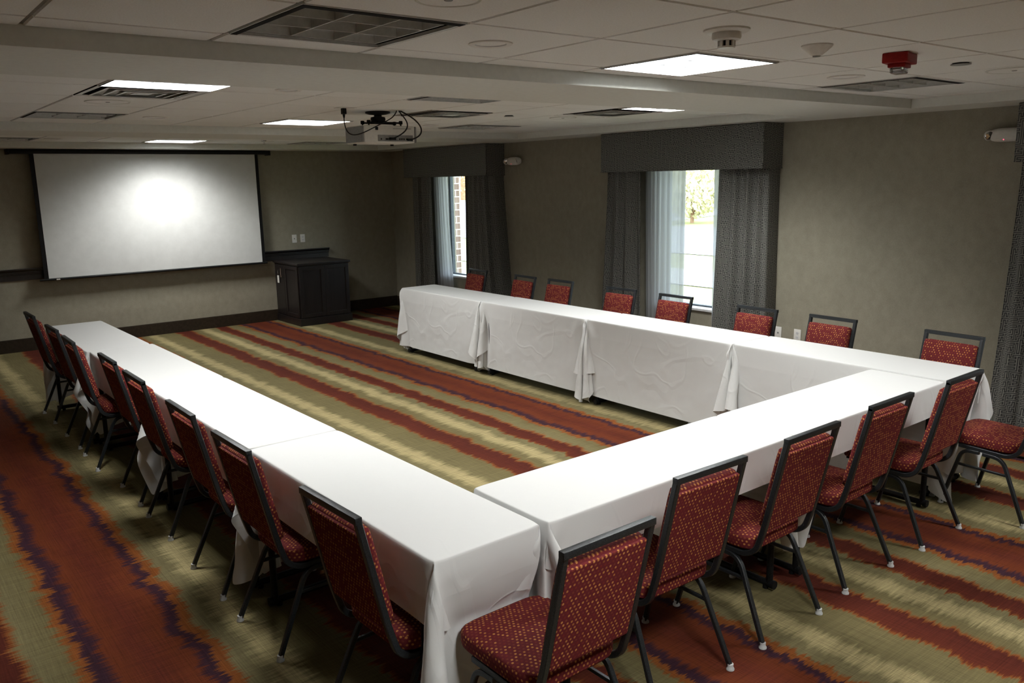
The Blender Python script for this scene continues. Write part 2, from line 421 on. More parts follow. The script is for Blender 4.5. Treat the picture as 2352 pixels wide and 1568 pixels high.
# tiled fields: tegular tiles with a fine recessed grid; fixture bays left open
PX = .612
bays = []            # (x, y, kind, coffer, lit)
BAYS = {0: [(-.175, .345), (1.665, .345), (3.50, .30), (-.175, -2.12), (3.50, -2.12)],
        1: [(-.19, 2.21), (1.655, 2.12), (3.50, 2.03), (-.19, 4.62), (1.655, 4.60), (3.52, 4.55)],
        2: [(-.19, 8.10), (1.655, 8.10), (3.50, 8.10)]}
DIFF = {1: [(-.19, 2.825), (2.36, 3.36), (3.50, 2.665)]}
def field(ci, xs0, ys0, py):
    """tiles cut to the coffer, skipping bays"""
    c = COF[ci]; t = MB(); g = MB(); s = c['s']
    bb = BAYS[ci]+DIFF.get(ci, [])
    nx0 = math.floor((x0-xs0)/PX)-1; nx1 = math.ceil((x1-xs0)/PX)+1
    ny0 = math.floor((c['y0']-.3-ys0)/py)-1; ny1 = math.ceil((c['y1']+.3-ys0)/py)+1
    gap = .0065
    def clipbox(a, b, yy0, yy1, mb_):
        a = max(a, x0); b = min(b, x1)
        if b-a < .02: return
        def yv(x, y): return sk(x, y, s)
        def cl(x, y): return min(max(yv(x, y), cy0(c, x)), cy1(c, x))
        p = [(a, cl(a, yy0)), (b, cl(b, yy0)), (b, cl(b, yy1)), (a, cl(a, yy1))]
        if p[3][1]-p[0][1] < .01 and p[2][1]-p[1][1] < .01: return
        e = .004
        v = [(x, y, ZT+.006) for x, y in p]
        q = [(p[0][0]+e, p[0][1]+e, ZT), (p[1][0]-e, p[1][1]+e, ZT), (p[2][0]-e, p[2][1]-e, ZT), (p[3][0]+e, p[3][1]-e, ZT)]
        mb_.add(v+q, [(0, 1, 5, 4), (1, 2, 6, 5), (2, 3, 7, 6), (3, 0, 4, 7), (4, 5, 6, 7)])
    for i in range(nx0, nx1):
        xa = xs0+i*PX; xb = xa+PX
        # y intervals blocked by bays in this column
        for j in range(ny0, ny1):
            ya = ys0+j*py; yb = ya+py
            cuts = []
            for bx, by in bb:
                if abs(bx+.305-(xa+xb)/2) < .31:
                    byv = by+s*(bx+.3-1.5)
                    cuts.append((byv-.004, byv+.61))
            segs = [(ya+gap, yb-gap)]
            for a_, b_ in cuts:
                ns = []
                for p, q in segs:
                    if b_ <= p or a_ >= q: ns.append((p, q)); continue
                    if a_-gap-p > .03: ns.append((p, a_-gap))
                    if q-b_-gap > .03: ns.append((b_+gap, q))
                segs = ns
            for p, q in segs:
                # shift in x where a bay is off the column lines
                clipbox(xa+gap, xb-gap, p, q, t)
    tiles = t.build('ceiling', TILE); struct(tiles)
    # grid plane above tiles, with holes under bays (built from strips)
    rects = []
    bxs = sorted(set([x0, x1]+[b[0] for b in bb]+[b[0]+.61 for b in bb]))
    for a, b in zip(bxs, bxs[1:]):
        mid = (a+b)/2; blk = sorted([(by, by+.606) for bx, by in bb if bx-.001 < mid < bx+.611])
        y = c['y0']-.25
        for p, q in blk+[(c['y1']+.25, 0)]:
            if p > y+.001: rects.append((a, b, y, p))
            y = max(y, q)
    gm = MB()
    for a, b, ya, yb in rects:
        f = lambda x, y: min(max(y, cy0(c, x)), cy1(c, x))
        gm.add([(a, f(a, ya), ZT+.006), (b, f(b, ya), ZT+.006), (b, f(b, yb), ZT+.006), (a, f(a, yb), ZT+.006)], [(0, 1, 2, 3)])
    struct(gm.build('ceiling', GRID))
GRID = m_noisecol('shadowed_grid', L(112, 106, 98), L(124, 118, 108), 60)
field(0, -.175, .345-.03*1.3, .617)
field(1, -.19, 2.21-.02*1.3, .606)
field(2, -.19, 8.10, .606)

# ------------------------------------------------------------------ ceiling fixtures
def troffer(x, y, lit, label):
    t = thing('ceiling_troffer', label, 'ceiling light', (x+.305, y+.303, ZT), 0, 'square louvered ceiling lights')
    h = .298
    body = MB()
    # housing pan, open below
    body.add([(-h, -h, .004), (h, -h, .004), (h, h, .004), (-h, h, .004), (-h, -h, .12), (h, -h, .12), (h, h, .12), (-h, h, .12)],
             [(0, 1, 5, 4), (1, 2, 6, 5), (2, 3, 7, 6), (3, 0, 4, 7), (4, 5, 6, 7)])
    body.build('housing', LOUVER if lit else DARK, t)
    fr = MB(); o, i_ = .303, .292
    for s_ in (-1, 1):
        fr.box(-o, o, min(s_*o, s_*i_), max(s_*o, s_*i_), -.003, .008)
        fr.box(min(s_*o, s_*i_), max(s_*o, s_*i_), -i_, i_, -.003, .008)
    fr.build('frame', LOUVER, t)
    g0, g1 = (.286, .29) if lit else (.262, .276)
    MB().box(-o+.004, o-.004, -o+.004, -g0, -.0045, -.0032).box(-o+.004, -g1, -g0, o-.004, -.0045, -.0032).build('gap_shade_strip', DARK, t)  # flush dark strips painting the shade along the near and left edges
    lv = MB(); m_ = .262
    # parabolic cells: thin at the bottom, wide at the top
    def blade(a, b, axis, p, wt):
        w0 = .0022
        for (z0, z1, wa, wb) in ((.004, .03, w0, wt*.35), (.03, .062, wt*.35, wt)):
            if axis == 'x':
                v = [(a, p-wa, z0), (b, p-wa, z0), (b, p+wa, z0), (a, p+wa, z0), (a, p-wb, z1), (b, p-wb, z1), (b, p+wb, z1), (a, p+wb, z1)]
            else:
                v = [(p-wa, a, z0), (p-wa, b, z0), (p+wa, b, z0), (p+wa, a, z0), (p-wb, a, z1), (p-wb, b, z1), (p+wb, b, z1), (p+wb, a, z1)]
            lv.add(v, [(0, 1, 2, 3), (4, 7, 6, 5), (0, 4, 5, 1), (1, 5, 6, 2), (2, 6, 7, 3), (3, 7, 4, 0)])
    for k in (-1, 1):
        blade(-m_, m_, 'x', k*m_/3, .006); blade(-m_, m_, 'y', k*m_/3, .006)
        if not lit: blade(-m_, m_, 'x', k*m_, .016); blade(-m_, m_, 'y', k*m_, .016)
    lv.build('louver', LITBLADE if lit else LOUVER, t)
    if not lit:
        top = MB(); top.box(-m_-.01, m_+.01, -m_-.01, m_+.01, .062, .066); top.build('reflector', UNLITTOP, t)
    else:
        ld = bpy.data.lights.new('troffer_lamp', 'AREA'); ld.shape = 'SQUARE'; ld.size = .555; ld.energy = LAMP_W; ld.color = (1, 1, .975)
        lo = bpy.data.objects.new('lamp', ld); link(lo, t); lo.location = (0, 0, .075)
        ld.use_nodes = True; q = ld.node_tree; em = q.nodes.get('Emission') or q.nodes.new('ShaderNodeEmission')
        ge = q.nodes.new('ShaderNodeNewGeometry'); dp = q.nodes.new('ShaderNodeVectorMath'); dp.operation = 'DOT_PRODUCT'
        ab = q.nodes.new('ShaderNodeMath'); ab.operation = 'ABSOLUTE'; rm = q.nodes.new('ShaderNodeValToRGB')
        q.links.new(ge.outputs['Incoming'], dp.inputs[0]); q.links.new(ge.outputs['Normal'], dp.inputs[1]); q.links.new(dp.outputs['Value'], ab.inputs[0]); q.links.new(ab.outputs[0], rm.inputs[0])
        for p_, v_ in BATWING:
            e_ = rm.color_ramp.elements.new(p_); e_.color = (v_, v_, v_, 1)
        rm.color_ramp.elements.remove(rm.color_ramp.elements[0]); rm.color_ramp.elements.remove(rm.color_ramp.elements[-1])
        q.links.new(rm.outputs[0], em.inputs['Strength'])
    return t
troffer(-.175, .345, False, 'large dark unlit louvered ceiling light nearest the camera at upper left')
troffer(1.665, .345, True, 'bright lit louvered ceiling light beside the smoke detector')
troffer(3.50, .27, False, 'dark unlit louvered ceiling light beyond the red strobe alarm')
troffer(-.19, 2.225, True, 'lit louvered ceiling light cut by the beam, beside a square air diffuser at left')
troffer(1.655, 2.12, False, 'unlit ceiling light seen only as a dark slit behind the beam near the projector')
troffer(3.51, 2.00, True, 'lit louvered ceiling light seen as a thin bright strip above the middle window')
troffer(-.20, 4.62, False, 'dark unlit louvered ceiling light at the far left of the middle coffer')
troffer(1.66, 4.60, True, 'lit louvered ceiling light just left of the projector')
troffer(3.53, 4.56, False, 'unlit louvered ceiling light right of the projector, before the far beam')
troffer(-.19, 8.12, False, 'unlit ceiling light in the farthest coffer at the left picture edge')
troffer(1.60, 8.10, True, 'lit louvered ceiling light right in front of the projection screen')
troffer(3.45, 8.10, False, 'unlit ceiling light in the farthest coffer between sprinkler and window corner')
troffer(-.175, -2.10, True, 'lit louvered ceiling light added behind the camera, out of view')  # unseen troffer, added to light the near tables and chairs
troffer(3.50, -2.17, True, 'lit louvered ceiling light added over the near right chairs, out of view')  # second unseen troffer, added for light on the near right side

def diffuser(x, y, label):
    t = thing('air_diffuser', label, 'air diffuser', (x+.303, y+.29, ZT), 0, 'square stepped ceiling air diffusers')
    b = MB(); b.add([(-.298, -.285, .1), (.298, -.285, .1), (.298, .285, .1), (-.298, .285, .1)], [(0, 1, 2, 3)])
    for a, b2 in (((-.298, -.285), (.298, -.285)), ((.298, -.285), (.298, .285)), ((.298, .285), (-.298, .285)), ((-.298, .285), (-.298, -.285))):
        b.add([(*a, .0), (*b2, .0), (*b2, .1), (*a, .1)], [(0, 1, 2, 3)])
    b.build('duct_box', DARK, t)
    def cone(h0, z0, h1, z1, th=.004):
        f = MB(); q = []
        for (h, z) in ((h0, z0), (h1, z1)):
            q += [(-h, -h*.955, z), (h, -h*.955, z), (h, h*.955, z), (-h, h*.955, z)]
        f.add(q, [(0, 1, 5, 4), (1, 2, 6, 5), (2, 3, 7, 6), (3, 0, 4, 7)]); return f
    cone(.297, .0, .262, .004).build('outer_frame', UNLIT, t)
    for h, z in ((.235, -.002), (.175, -.004), (.115, -.006)):
        cone(h, z, h-.045, z+.045).build('vane', UNLIT, t)
        cone(h, z, h-.014, z-.001).build('vane_lip', LOUVER, t)
    MB().box(-.05, .05, -.05, .05, -.004, .0).build('center_plate', UNLIT, t)
    return t
diffuser(-.19, 2.835, 'white square ceiling air diffuser beside the lit light at the upper left')
diffuser(2.36, 3.39, 'white square ceiling air diffuser right of the projector')
diffuser(3.505, 2.67, 'white square ceiling air diffuser beside the lit strip above the middle window')

def downlight(x, y, r, label):
    t = thing('recessed_downlight', label, 'downlight', (x, y, ZT), 0, 'round recessed downlights')
    b = MB(); prof = [(r, 0), (r, -.004), (r*.93, -.007), (r*.72, -.004)]
    b.lathe(prof+[(r*.72, 0)], seg=36)
    # open the centre
    b.bm.faces.ensure_lookup_table()
    big = [f for f in b.bm.faces if len(f.verts) > 4]
    bmesh.ops.delete(b.bm, geom=big, context='FACES_ONLY')
    b.build('trim_ring', WHITEP, t, smooth='auto')
    c = MB(); c.lathe([(r*.72, -.004), (r*.70, -.002), (r*.66, .0035)], seg=36)
    big = [f for f in c.bm.faces if len(f.verts) > 4]
    bmesh.ops.delete(c.bm, geom=[big[0]], context='FACES_ONLY')
    c.build('reflector_cone', SILLM, t, smooth='auto')
    return t
downlight(.759, .641, .088, 'round recessed downlight beside the large dark ceiling light')
downlight(3.136, .493, .10, 'round recessed downlight right of the lit near ceiling light')
downlight(.676, 4.832, .095, 'round recessed downlight right of the dark far-left ceiling light')
downlight(.758, 2.551, .075, 'round recessed downlight seen as a bright sliver behind the beam, left of the projector')
downlight(3.203, 4.80, .08, 'round recessed downlight just right of the projector body')
downlight(.563, 8.177, .095, 'round recessed downlight in the farthest coffer left of the lit light')
downlight(2.95, 8.12, .08, 'round recessed downlight in the farthest coffer beside the chrome sprinkler')

def speaker(x, y, r, label):
    t = thing('ceiling_speaker', label, 'ceiling speaker', (x, y, ZT), 0, 'flat round ceiling speakers')
    MB().lathe([(r, 0), (r, -.004), (r*.97, -.006), (r*.9, -.003), (r*.88, 0)], seg=40).build('rim', PAINT, t, smooth='auto')
    MB().lathe([(r*.9, 0), (r*.9, -.0035), (r*.3, -.004), (.0, -.004)], seg=40).build('grille', TILE, t, smooth='auto')
    MB().lathe([(.014, -.004), (.012, -.0065), (0, -.007)], seg=12).build('badge', GREYP, t)
speaker(.156, .056, .10, 'flat round ceiling speaker cut by the top picture edge')
speaker(3.681, -.163, .136, 'flat round ceiling speaker at the right end near the red alarm')
speaker(.066, 3.70, .133, 'flat round ceiling speaker between the lit diffuser and the far-left dark light')
speaker(3.742, 3.504, .119, 'flat round ceiling speaker near the middle window')

# smoke detector
t = thing('smoke_detector', 'white round smoke detector with vented chamber beside the lit ceiling light', 'smoke detector', (1.31, -.075, ZT))
MB().lathe([(.085, 0), (.084, -.006), (.075, -.011), (.05, -.012)], seg=40).build('base_plate', WHITEP, t, smooth='auto')
MB().lathe([(.053, -.010), (.054, -.028), (.050, -.036), (.040, -.040)], seg=40).build('body', WHITEP, t, smooth='auto')
b = MB()
for i in range(8):
    a = i*math.pi/4; M = Matrix.Rotation(a, 4, 'Z')
    b.box(.026, .032, -.006, .006, -.060, -.038, M)
b.lathe([(.033, -.060), (.031, -.066), (.0, -.067)], seg=32); b.build('cage', WHITEP, t)
MB().lathe([(.024, -.039), (.024, -.060)], seg=24).build('chamber', BLACK, t)
# cone sensor
t = thing('occupancy_sensor', 'white cone-shaped ceiling sensor between smoke detector and red alarm', 'sensor', (1.949, -.053, ZT))
MB().lathe([(.064, 0), (.064, -.005), (.058, -.012), (.024, -.040), (.019, -.043)], seg=40).build('cone_shell', WHITEP, t, smooth='auto')
MB().lathe([(.018, -.042), (.015, -.047), (0, -.048)], seg=20).build('lens', CLEAR, t, smooth='auto')
# strobe
t = thing('alarm_strobe', 'red rectangular ceiling fire alarm strobe with clear lens', 'fire alarm', (2.52, -.12, ZT), R(12))
MB().bbox(-.082, .082, -.055, .055, -.045, -.0005, .006).bbox(-.05, .05, -.038, .038, -.062, -.043, .004).build('housing', REDP, t, smooth='auto')
MB().bbox(-.044, .044, -.030, .030, -.088, -.061, .010, seg=3).build('lens', CLEAR, t, smooth='auto')
MB().bbox(-.03, .03, -.018, .018, -.076, -.062, .004).build('reflector', CHROME, t)
# concealed sprinklers
def cover(x, y, r, label):
    t = thing('sprinkler_cover', label, 'sprinkler cover', (x, y, ZT), 0)
    MB().lathe([(r*.8, 0), (r*.8, -.006), (0, -.006)], seg=24).build('recess', DARK, t)
    MB().lathe([(r, -.006), (r, -.009), (0, -.0095)], seg=32).build('disc', GREYP, t, smooth='auto')
cover(3.119, -.129, .047, 'small round grey sprinkler cover right of the red alarm')
cover(3.14, 3.512, .042, 'small round grey sprinkler cover between the two far air diffusers')
t = thing('fire_sprinkler', 'small chrome pendent sprinkler in the farthest coffer near the screen', 'sprinkler', (2.806, 7.896, ZT))
MB().lathe([(.034, 0), (.034, -.004), (.02, -.010), (.008, -.012)], seg=24).build('escutcheon', CHROME, t, smooth='auto')
MB().lathe([(.009, -.010), (.009, -.024), (.005, -.028), (.005, -.042), (.016, -.043), (.016, -.046), (0, -.047)], seg=16).build('nozzle', CHROME, t, smooth='auto')

# ------------------------------------------------------------------ projector and its cables
t = thing('projector', 'white and grey projector hanging upside down from a black ceiling mount', 'projector', (0, 0, 0))
PY = 3.655
bx0, bx1, bz0, bz1 = 1.776, 2.213, 2.231, 2.359
by0, by1 = PY-.13, PY+.16
body = MB(); body.bbox(bx0, bx1, by0, by1, bz0, bz1, .012, seg=3); body.build('casing', WHITEP, t, smooth='auto')
MB().bbox(bx0-.012, bx0+.006, by0+.012, by1-.01, bz0+.006, bz1-.006, .006).build('side_panel', GREYP, t, smooth='auto')
MB().bbox(bx1-.004, bx1+.014, by0-.002, by1-.01, bz0+.002, bz1-.004, .006).build('side_panel', GREYP, t, smooth='auto')
gx = bx0+.56*(bx1-bx0)
g = MB()
for i in range(26): g.box(gx+i*.0062, gx+i*.0062+.0022, by0-.0015, by0+.001, bz0+.075*(bz1-bz0)/.13+.028, bz1-.018)
g.build('vent_grille', GREYP, t)
pn = MB().box(bx0+.11, bx1-.02, by0-.002, by0, bz0+.012, bz0+.058); pn.build('port_panel', GREYP, t)
for k, (fx, ww) in enumerate(((.14, .012), (.185, .03), (.25, .036), (.31, .01), (.33, .01), (.35, .01), (.375, .018))):
    X0 = bx0+fx*(bx1-bx0)/.46
    MB().bbox(X0, X0+ww*.8, by0-.006, by0-.001, bz0+.022, bz0+.034, .002).build('port', BLACK, t)
MB().bbox(bx0+.09, bx0+.112, by0-.008, by0, bz1-.035, bz1-.012, .002).build('power_socket', BLACK, t)
MB().tube([(bx0+.3*(bx1-bx0), by1-.02, (bz0+bz1)/2), (bx0+.3*(bx1-bx0), by1+.03, (bz0+bz1)/2)], .045, 24).build('lens', BLACK, t)
for fx in (.1, .85):
    MB().lathe([(.014, -.012), (.014, .002)], (bx0+fx*(bx1-bx0), by1-.05, bz0), 16).build('foot', BLACK, t)
mx = 1.969
MB().lathe([(.095, ZT-.001), (.095, ZT-.012), (.07, ZT-.02), (.04, ZT-.024)], (mx, PY, 0), 32).build('ceiling_flange', BLACK, t, smooth='auto')
MB().lathe([(.03, ZT-.02), (.03, ZT-.036), (.055, ZT-.042), (.058, ZT-.058), (.052, ZT-.072), (.03, ZT-.075)], (mx, PY, 0), 32).build('swivel_drum', BLACK, t, smooth='auto')
mtl = MB(); zt_ = ZT-.083
mtl.bbox(mx-.1, mx+.16, PY-.06, PY-.035, zt_-.006, zt_+.006, .003); mtl.bbox(mx-.1, mx+.16, PY+.03, PY+.055, zt_-.006, zt_+.006, .003)
mtl.bbox(mx-.04, mx+.04, PY-.06, PY+.055, zt_-.004, zt_+.012, .003)
mtl.build('mount_bracket', BLACK, t)
for kx, ky in ((mx-.11, PY-.05), (mx+.17, PY-.05), (mx-.11, PY+.045), (mx+.17, PY+.045)):
    MB().tube([(kx, ky, bz1-.002), (kx, ky, zt_+.012)], .006, 8).build('standoff', BLACK, t)
    MB().lathe([(.013, zt_-.010), (.015, zt_-.004), (.015, zt_+.012), (.012, zt_+.016)], (kx, ky, 0), 16).build('thumb_knob', BLACK, t)
def bez(P, n=24):
    P = [Vector(p) for p in P]; out = []
    for i in range(n+1):
        s_ = i/n; Q = list(P)
        while len(Q) > 1: Q = [a.lerp(b, s_) for a, b in zip(Q, Q[1:])]
        out.append(Q[0])
    return out
tp = thing('ceiling_outlet', 'flush ceiling power outlet plate left of the projector', 'outlet', (1.58, 3.45, ZT))
MB().bbox(-.06, .06, -.04, .04, -.004, 0, .0015).build('cover_plate', PAINT, tp)
tp = thing('ceiling_cable_plate', 'flush ceiling plate where the data cables drop to the projector', 'cable plate', (2.02, 3.46, ZT))
MB().bbox(-.05, .05, -.035, .035, -.004, 0, .0015).build('cover_plate', PAINT, tp)
t = thing('power_cable', 'thin black power cord looping from the ceiling outlet to the projector', 'cable', (0, 0, 0))
MB().bbox(1.558, 1.590, 3.434, 3.466, ZT-.046, ZT-.004, .005).lathe([(.010, ZT-.046), (.006, ZT-.07)], (1.574, 3.45, 0), 12).build('plug', BLACK, t)
MB().tube(bez([(1.574, 3.45, ZT-.066), (1.57, 3.45, ZT-.16), (1.60, 3.47, ZT-.26), (1.74, 3.50, ZT-.21), (1.84, 3.50, ZT-.085), (1.93, 3.47, ZT-.10), (2.0, 3.47, ZT-.07), (2.02, 3.46, ZT-.004)], 40), .004, 8).build('cord', BLACK, t)
t = thing('video_cable', 'thick black video cable curving from the ceiling to the middle projector port', 'cable', (0, 0, 0))
e1 = Vector((bx0+.52*(bx1-bx0), by0-.012, bz0+.03))
MB().tube(bez([(2.035, 3.455, ZT-.003), (2.06, 3.45, ZT-.05), (2.15, 3.44, ZT-.10), (2.14, 3.46, bz0+.09), e1+Vector((.06, -.02, .03)), e1+Vector((.03, 0, .006)), e1], 30), .005, 8).build('cord', BLACK, t)
MB().bbox(e1.x-.022, e1.x+.03, e1.y-.008, e1.y+.012, e1.z-.009, e1.z+.009, .003).build('connector', BLACK, t)
t = thing('signal_cable', 'thick black cable curving from the ceiling to the rightmost projector port', 'cable', (0, 0, 0))
e2 = Vector((bx0+.88*(bx1-bx0), by0-.012, bz0+.024))
MB().tube(bez([(2.045, 3.46, ZT-.003), (2.09, 3.44, ZT-.03), (2.24, 3.42, ZT-.08), (2.29, 3.44, bz0+.06), e2+Vector((.05, -.015, .012)), e2], 30), .0055, 8).build('cord', BLACK, t)
MB().bbox(e2.x-.018, e2.x+.022, e2.y-.007, e2.y+.012, e2.z-.008, e2.z+.008, .003).build('connector', BLACK, t)

# ------------------------------------------------------------------ projection screen
t = thing('projection_screen', 'wide white pull-down projection screen with black borders on the front wall', 'projection screen', (0, 0, 0))
sy = YF-.12
MB().bbox(.26, 3.413, sy-.015, YF-.001, 2.345, 2.398, .006).build('case', BLACK, t, smooth='auto')
for xx in (.245, 3.40): MB().bbox(xx, xx+.03, sy-.02, YF-.001, 2.335, 2.398, .004).build('end_bracket', BLACK, t)
nx, nz = 40, 30
def sheet(x0_, x1_, z0_, z1_, off):
    b = MB(); v = []
    for j in range(nz+1):
        for i in range(nx+1):
            x = x0_+(x1_-x0_)*i/nx; z = z0_+(z1_-z0_)*j/nz
            k = (2.35-z)/1.5
            y = sy+off+.006*k*math.sin(x*2.6+z*1.3+.4)*math.sin(x*1.1-2.2*z)+.0025*k*math.sin(x*9+z*4)*max(0, 1.2-z)
            v.append((x, y, z))
    b.add(v, [(j*(nx+1)+i, j*(nx+1)+i+1, (j+1)*(nx+1)+i+1, (j+1)*(nx+1)+i) for j in range(nz) for i in range(nx)])
    return b
sheet(.475, 3.25, .862, 2.35, .0015).build('black_border', BLACK, t, smooth=True)
sheet(.522, 3.205, .868, 2.349, -.0015).build('white_surface', SCREENM, t, smooth=True)
MB().tube([(.423, sy, .853), (3.275, sy, .853)], .013, 12).build('weight_bar', BLACK, t, smooth='auto')
MB().bbox(.60, .64, sy-.017, sy-.01, .845, .858, .002).build('pull_tab', WHITEP, t)

# ------------------------------------------------------------------ marker rail behind the screen, cabinet, wall plates
t = thing('marker_rail', 'black moulded wooden ledge rail running behind the screen to the cabinet', 'rail', (0, 0, 0))
pr = [(0, .86), (.012, .86), (.012, .925), (.022, .93), (.022, .945), (.034, .95), (.034, .965), (.046, .975), (.056, .99), (.056, 1.0), (0, 1.0)]
b = MB()
for xx in (XL+.001, 4.28):
    pass
vs = [(x, YF-.0005-d, z) for x in (XL+.001, 4.28) for d, z in pr]; m_ = len(pr)
b.add(vs, [tuple(range(m_))[::-1], tuple(range(m_, 2*m_))]+[(i, (i+1) % m_, m_+(i+1) % m_, m_+i) for i in range(m_)])
b.build('moulding', WOOD, t)

t = thing('media_cabinet', 'dark brown panelled wooden cabinet below the rail in the front corner', 'cabinet', (0, 0, 0))
cx0, cx1, cy0_, cy1_ = 3.43, 4.18, 8.55, YF-.02
MB().box(cx0, cx1, cy0_, cy1_, .105, .83).build('carcass', WOOD, t)
MB().bbox(cx0-.022, cx1+.022, cy0_-.022, cy1_, 0.001, .105, .004).build('plinth', WOOD, t)
MB().bbox(cx0-.03, cx1+.03, cy0_-.03, YF-.002, .838, .868, .006).bbox(cx0-.012, cx1+.012, cy0_-.012, cy1_, .826, .839, .003).build('top', WOOD, t)
def shaker(x0_, x1_, z0_, z1_, name, par):
    f = MB(); y = cy0_; r = .05
    for a in ((x0_, x0_+r, z0_, z1_), (x1_-r, x1_, z0_, z1_), (x0_+r, x1_-r, z0_, z0_+r), (x0_+r, x1_-r, z1_-r, z1_)):
        f.bbox(a[0], a[1], y-.02, y-.001, a[2], a[3], .0025)
    o = f.build(name, WOOD, par)
    MB().box(x0_+r-.003, x1_-r+.003, y-.009, y-.001, z0_+r-.003, z1_-r+.003).build('panel', WOOD, o)
    return o
mid = (cx0+cx1)/2
shaker(cx0+.002, mid-.0015, .115, .822, 'front_panel', t); shaker(mid+.0015, cx1-.002, .115, .822, 'front_panel', t)
# side door with handle, hinges side toward the wall
dr = MB()
for a in ((8.56, 8.61, .115, .822), (8.94, 8.99, .115, .822), (8.61, 8.94, .115, .165), (8.61, 8.94, .772, .822)):
    dr.bbox(cx0-.02, cx0-.001, a[0], a[1], a[2], a[3], .0025)
dr = dr.build('side_door', WOOD, t)
MB().box(cx0-.009, cx0-.001, 8.607, 8.943, .162, .775).build('panel', WOOD, dr)
dr2 = MB().bbox(cx0-.018, cx0-.001, 9.0, 9.30, .115, .822, .003).build('side_door', WOOD, t)
MB().tube([(cx0-.018, 9.045, .65), (cx0-.045, 9.045, .65), (cx0-.045, 9.045, .775), (cx0-.018, 9.045, .775)], .005, 8).build('handle', CHROME, dr2)
MB().tube([(cx0-.018, 9.17, .735), (cx0-.032, 9.17, .735)], .010, 12).build('lock', CHROME, dr2)
tg = thing('key_tag', 'small white tag hanging from the cabinet side door lock', 'tag', (0, 0, 0))
MB().bbox(cx0-.034, cx0-.030, 9.145, 9.20, .56, .665, .0015).build('paper_tag', WHITEP, tg)
MB().tube([(cx0-.032, 9.172, .665), (cx0-.034, 9.172, .70), (cx0-.032, 9.172, .727)], .002, 6).build('string', CHROME, tg)

def wall_plate(o, nrm, label, kind, name='wall_outlet'):
    """plate on a wall; nrm = 'y' front wall, 'x' right wall"""
    rz = 0 if nrm == 'y' else -math.pi/2
    t = thing(name, label, 'outlet', o, rz)
    MB().bbox(-.036, .036, -.006, -.0005, -.058, .058, .002).build('cover_plate', WHITEP, t, smooth='auto')
    if kind == 'duplex':
        for s_ in (-1, 1):
            f = MB().lathe([(.0165, 0), (.0165, .0025)], (0, -.0085, s_*.020), 20, Matrix.Rotation(-math.pi/2, 4, 'X')).build('socket', SILLM, t)
            MB().box(-.008, -.0055, -.0092, -.0084, s_*.020-.002, s_*.020+.007).box(.0055, .008, -.0092, -.0084, s_*.020-.002, s_*.020+.006).box(-.002, .002, -.0092, -.0084, s_*.020-.010, s_*.020-.006).build('slots', BLACK, f)
    else:
        MB().bbox(-.008, .008, -.010, -.005, -.008, .008, .002).build('jack', GREYP, t)
wall_plate((3.757, YF, 1.156), 'y', 'white data plate with one jack on the wall, left of the pair above the cabinet', 'jack', 'data_plate')
wall_plate((3.886, YF, 1.156), 'y', 'white duplex outlet on the wall, right of the pair above the cabinet', 'duplex')
wall_plate((XR, 2.366, .470), 'x', 'white data plate on the right wall beside the middle window drape', 'jack', 'data_plate')
wall_plate((XR, 2.162, .470), 'x', 'white duplex outlet on the right wall between two chairs', 'duplex')
# wallpaper edge seams
struct(MB().box(XR-.006, XR, YF-.006, YF, .157, ZS).build('trim_1', WALL))

# ------------------------------------------------------------------ emergency lights
def emergency(y, z, label):
    t = thing('emergency_light', label, 'emergency light', (XR, y, z), 0, 'twin-head emergency lights')
    b = MB(); bmesh.ops.create_uvsphere(b.bm, u_segments=32, v_segments=18, radius=1)
    for v in b.bm.verts:
        c = v.co; sg = lambda q, e: math.copysign(abs(q)**e, q)
        v.co = Vector((sg(c.x, .8)*.045-.045, sg(c.y, .7)*.135, sg(c.z, .75)*.05))
    b.build('housing', WHITEP, t, smooth=True)
    for s_, a in ((1, .55), (-1, -.2)):
        M = Matrix.Translation((-.075, s_*.115, .002)) @ Matrix.Rotation(s_*.75 if s_ > 0 else -.45, 4, 'Z') @ Matrix.Rotation(-math.pi/2-.35, 4, 'Y')
        h = MB().lathe([(.012, -.035), (.028, -.02), (.036, 0), (.038, .018), (.034, .020), (.032, .012)], (0, 0, 0), 28, M).build('lamp_head', WHITEP, t, smooth='auto')
        MB().lathe([(.031, .013), (.022, .017), (.0, .019)], (0, 0, 0), 24, M).build('lens', CHROME, h, smooth='auto')
    MB().lathe([(.003, 0), (.003, .003), (0, .0035)], (-.082, .01, -.034), 10, Matrix.Rotation(-math.pi/2, 4, 'Y')).build('indicator', LED, t)
emergency(6.26, 2.170, 'white twin-head emergency light on the wall beside the far window cornice')
emergency(.50, 2.195, 'white twin-head emergency light with red indicator near the right picture edge')

# ------------------------------------------------------------------ windows, cornices, drapes
def window(i, cy_, hw):
    t = bpy.data.objects.new('window_%d' % i, None); link(t); t.location = (XR, cy_, 0); t['kind'] = 'structure'
    f = MB(); d0, d1 = .10, .15
    f.bbox(d0, d1, -hw, -hw+.045, WZ0, WZ1, .003).bbox(d0, d1, hw-.045, hw, WZ0, WZ1, .003)
    f.bbox(d0, d1, -hw+.045, hw-.045, WZ0+.003, WZ0+.018, .003).bbox(d0, d1, -hw+.045, hw-.045, WZ1-.045, WZ1, .003)
    f.build('frame', FRAMEW, t)
    MB().box(.122, .127, -hw+.04, hw-.04, WZ0+.015, WZ1-.04).build('pane', GLASS, t)
    MB().bbox(-.03, .10, -hw-.02, hw+.02, WZ0-.022, WZ0+.003, .004).build('sill', SILLM, t)
    j = MB()
    j.box(.0, .10, -hw-.001, -hw+.004, WZ0, WZ1).box(.0, .10, hw-.004, hw+.001, WZ0, WZ1).box(0, .10, -hw, hw, WZ1-.004, WZ1+.001)
    j.build('jamb', SILLM, t)
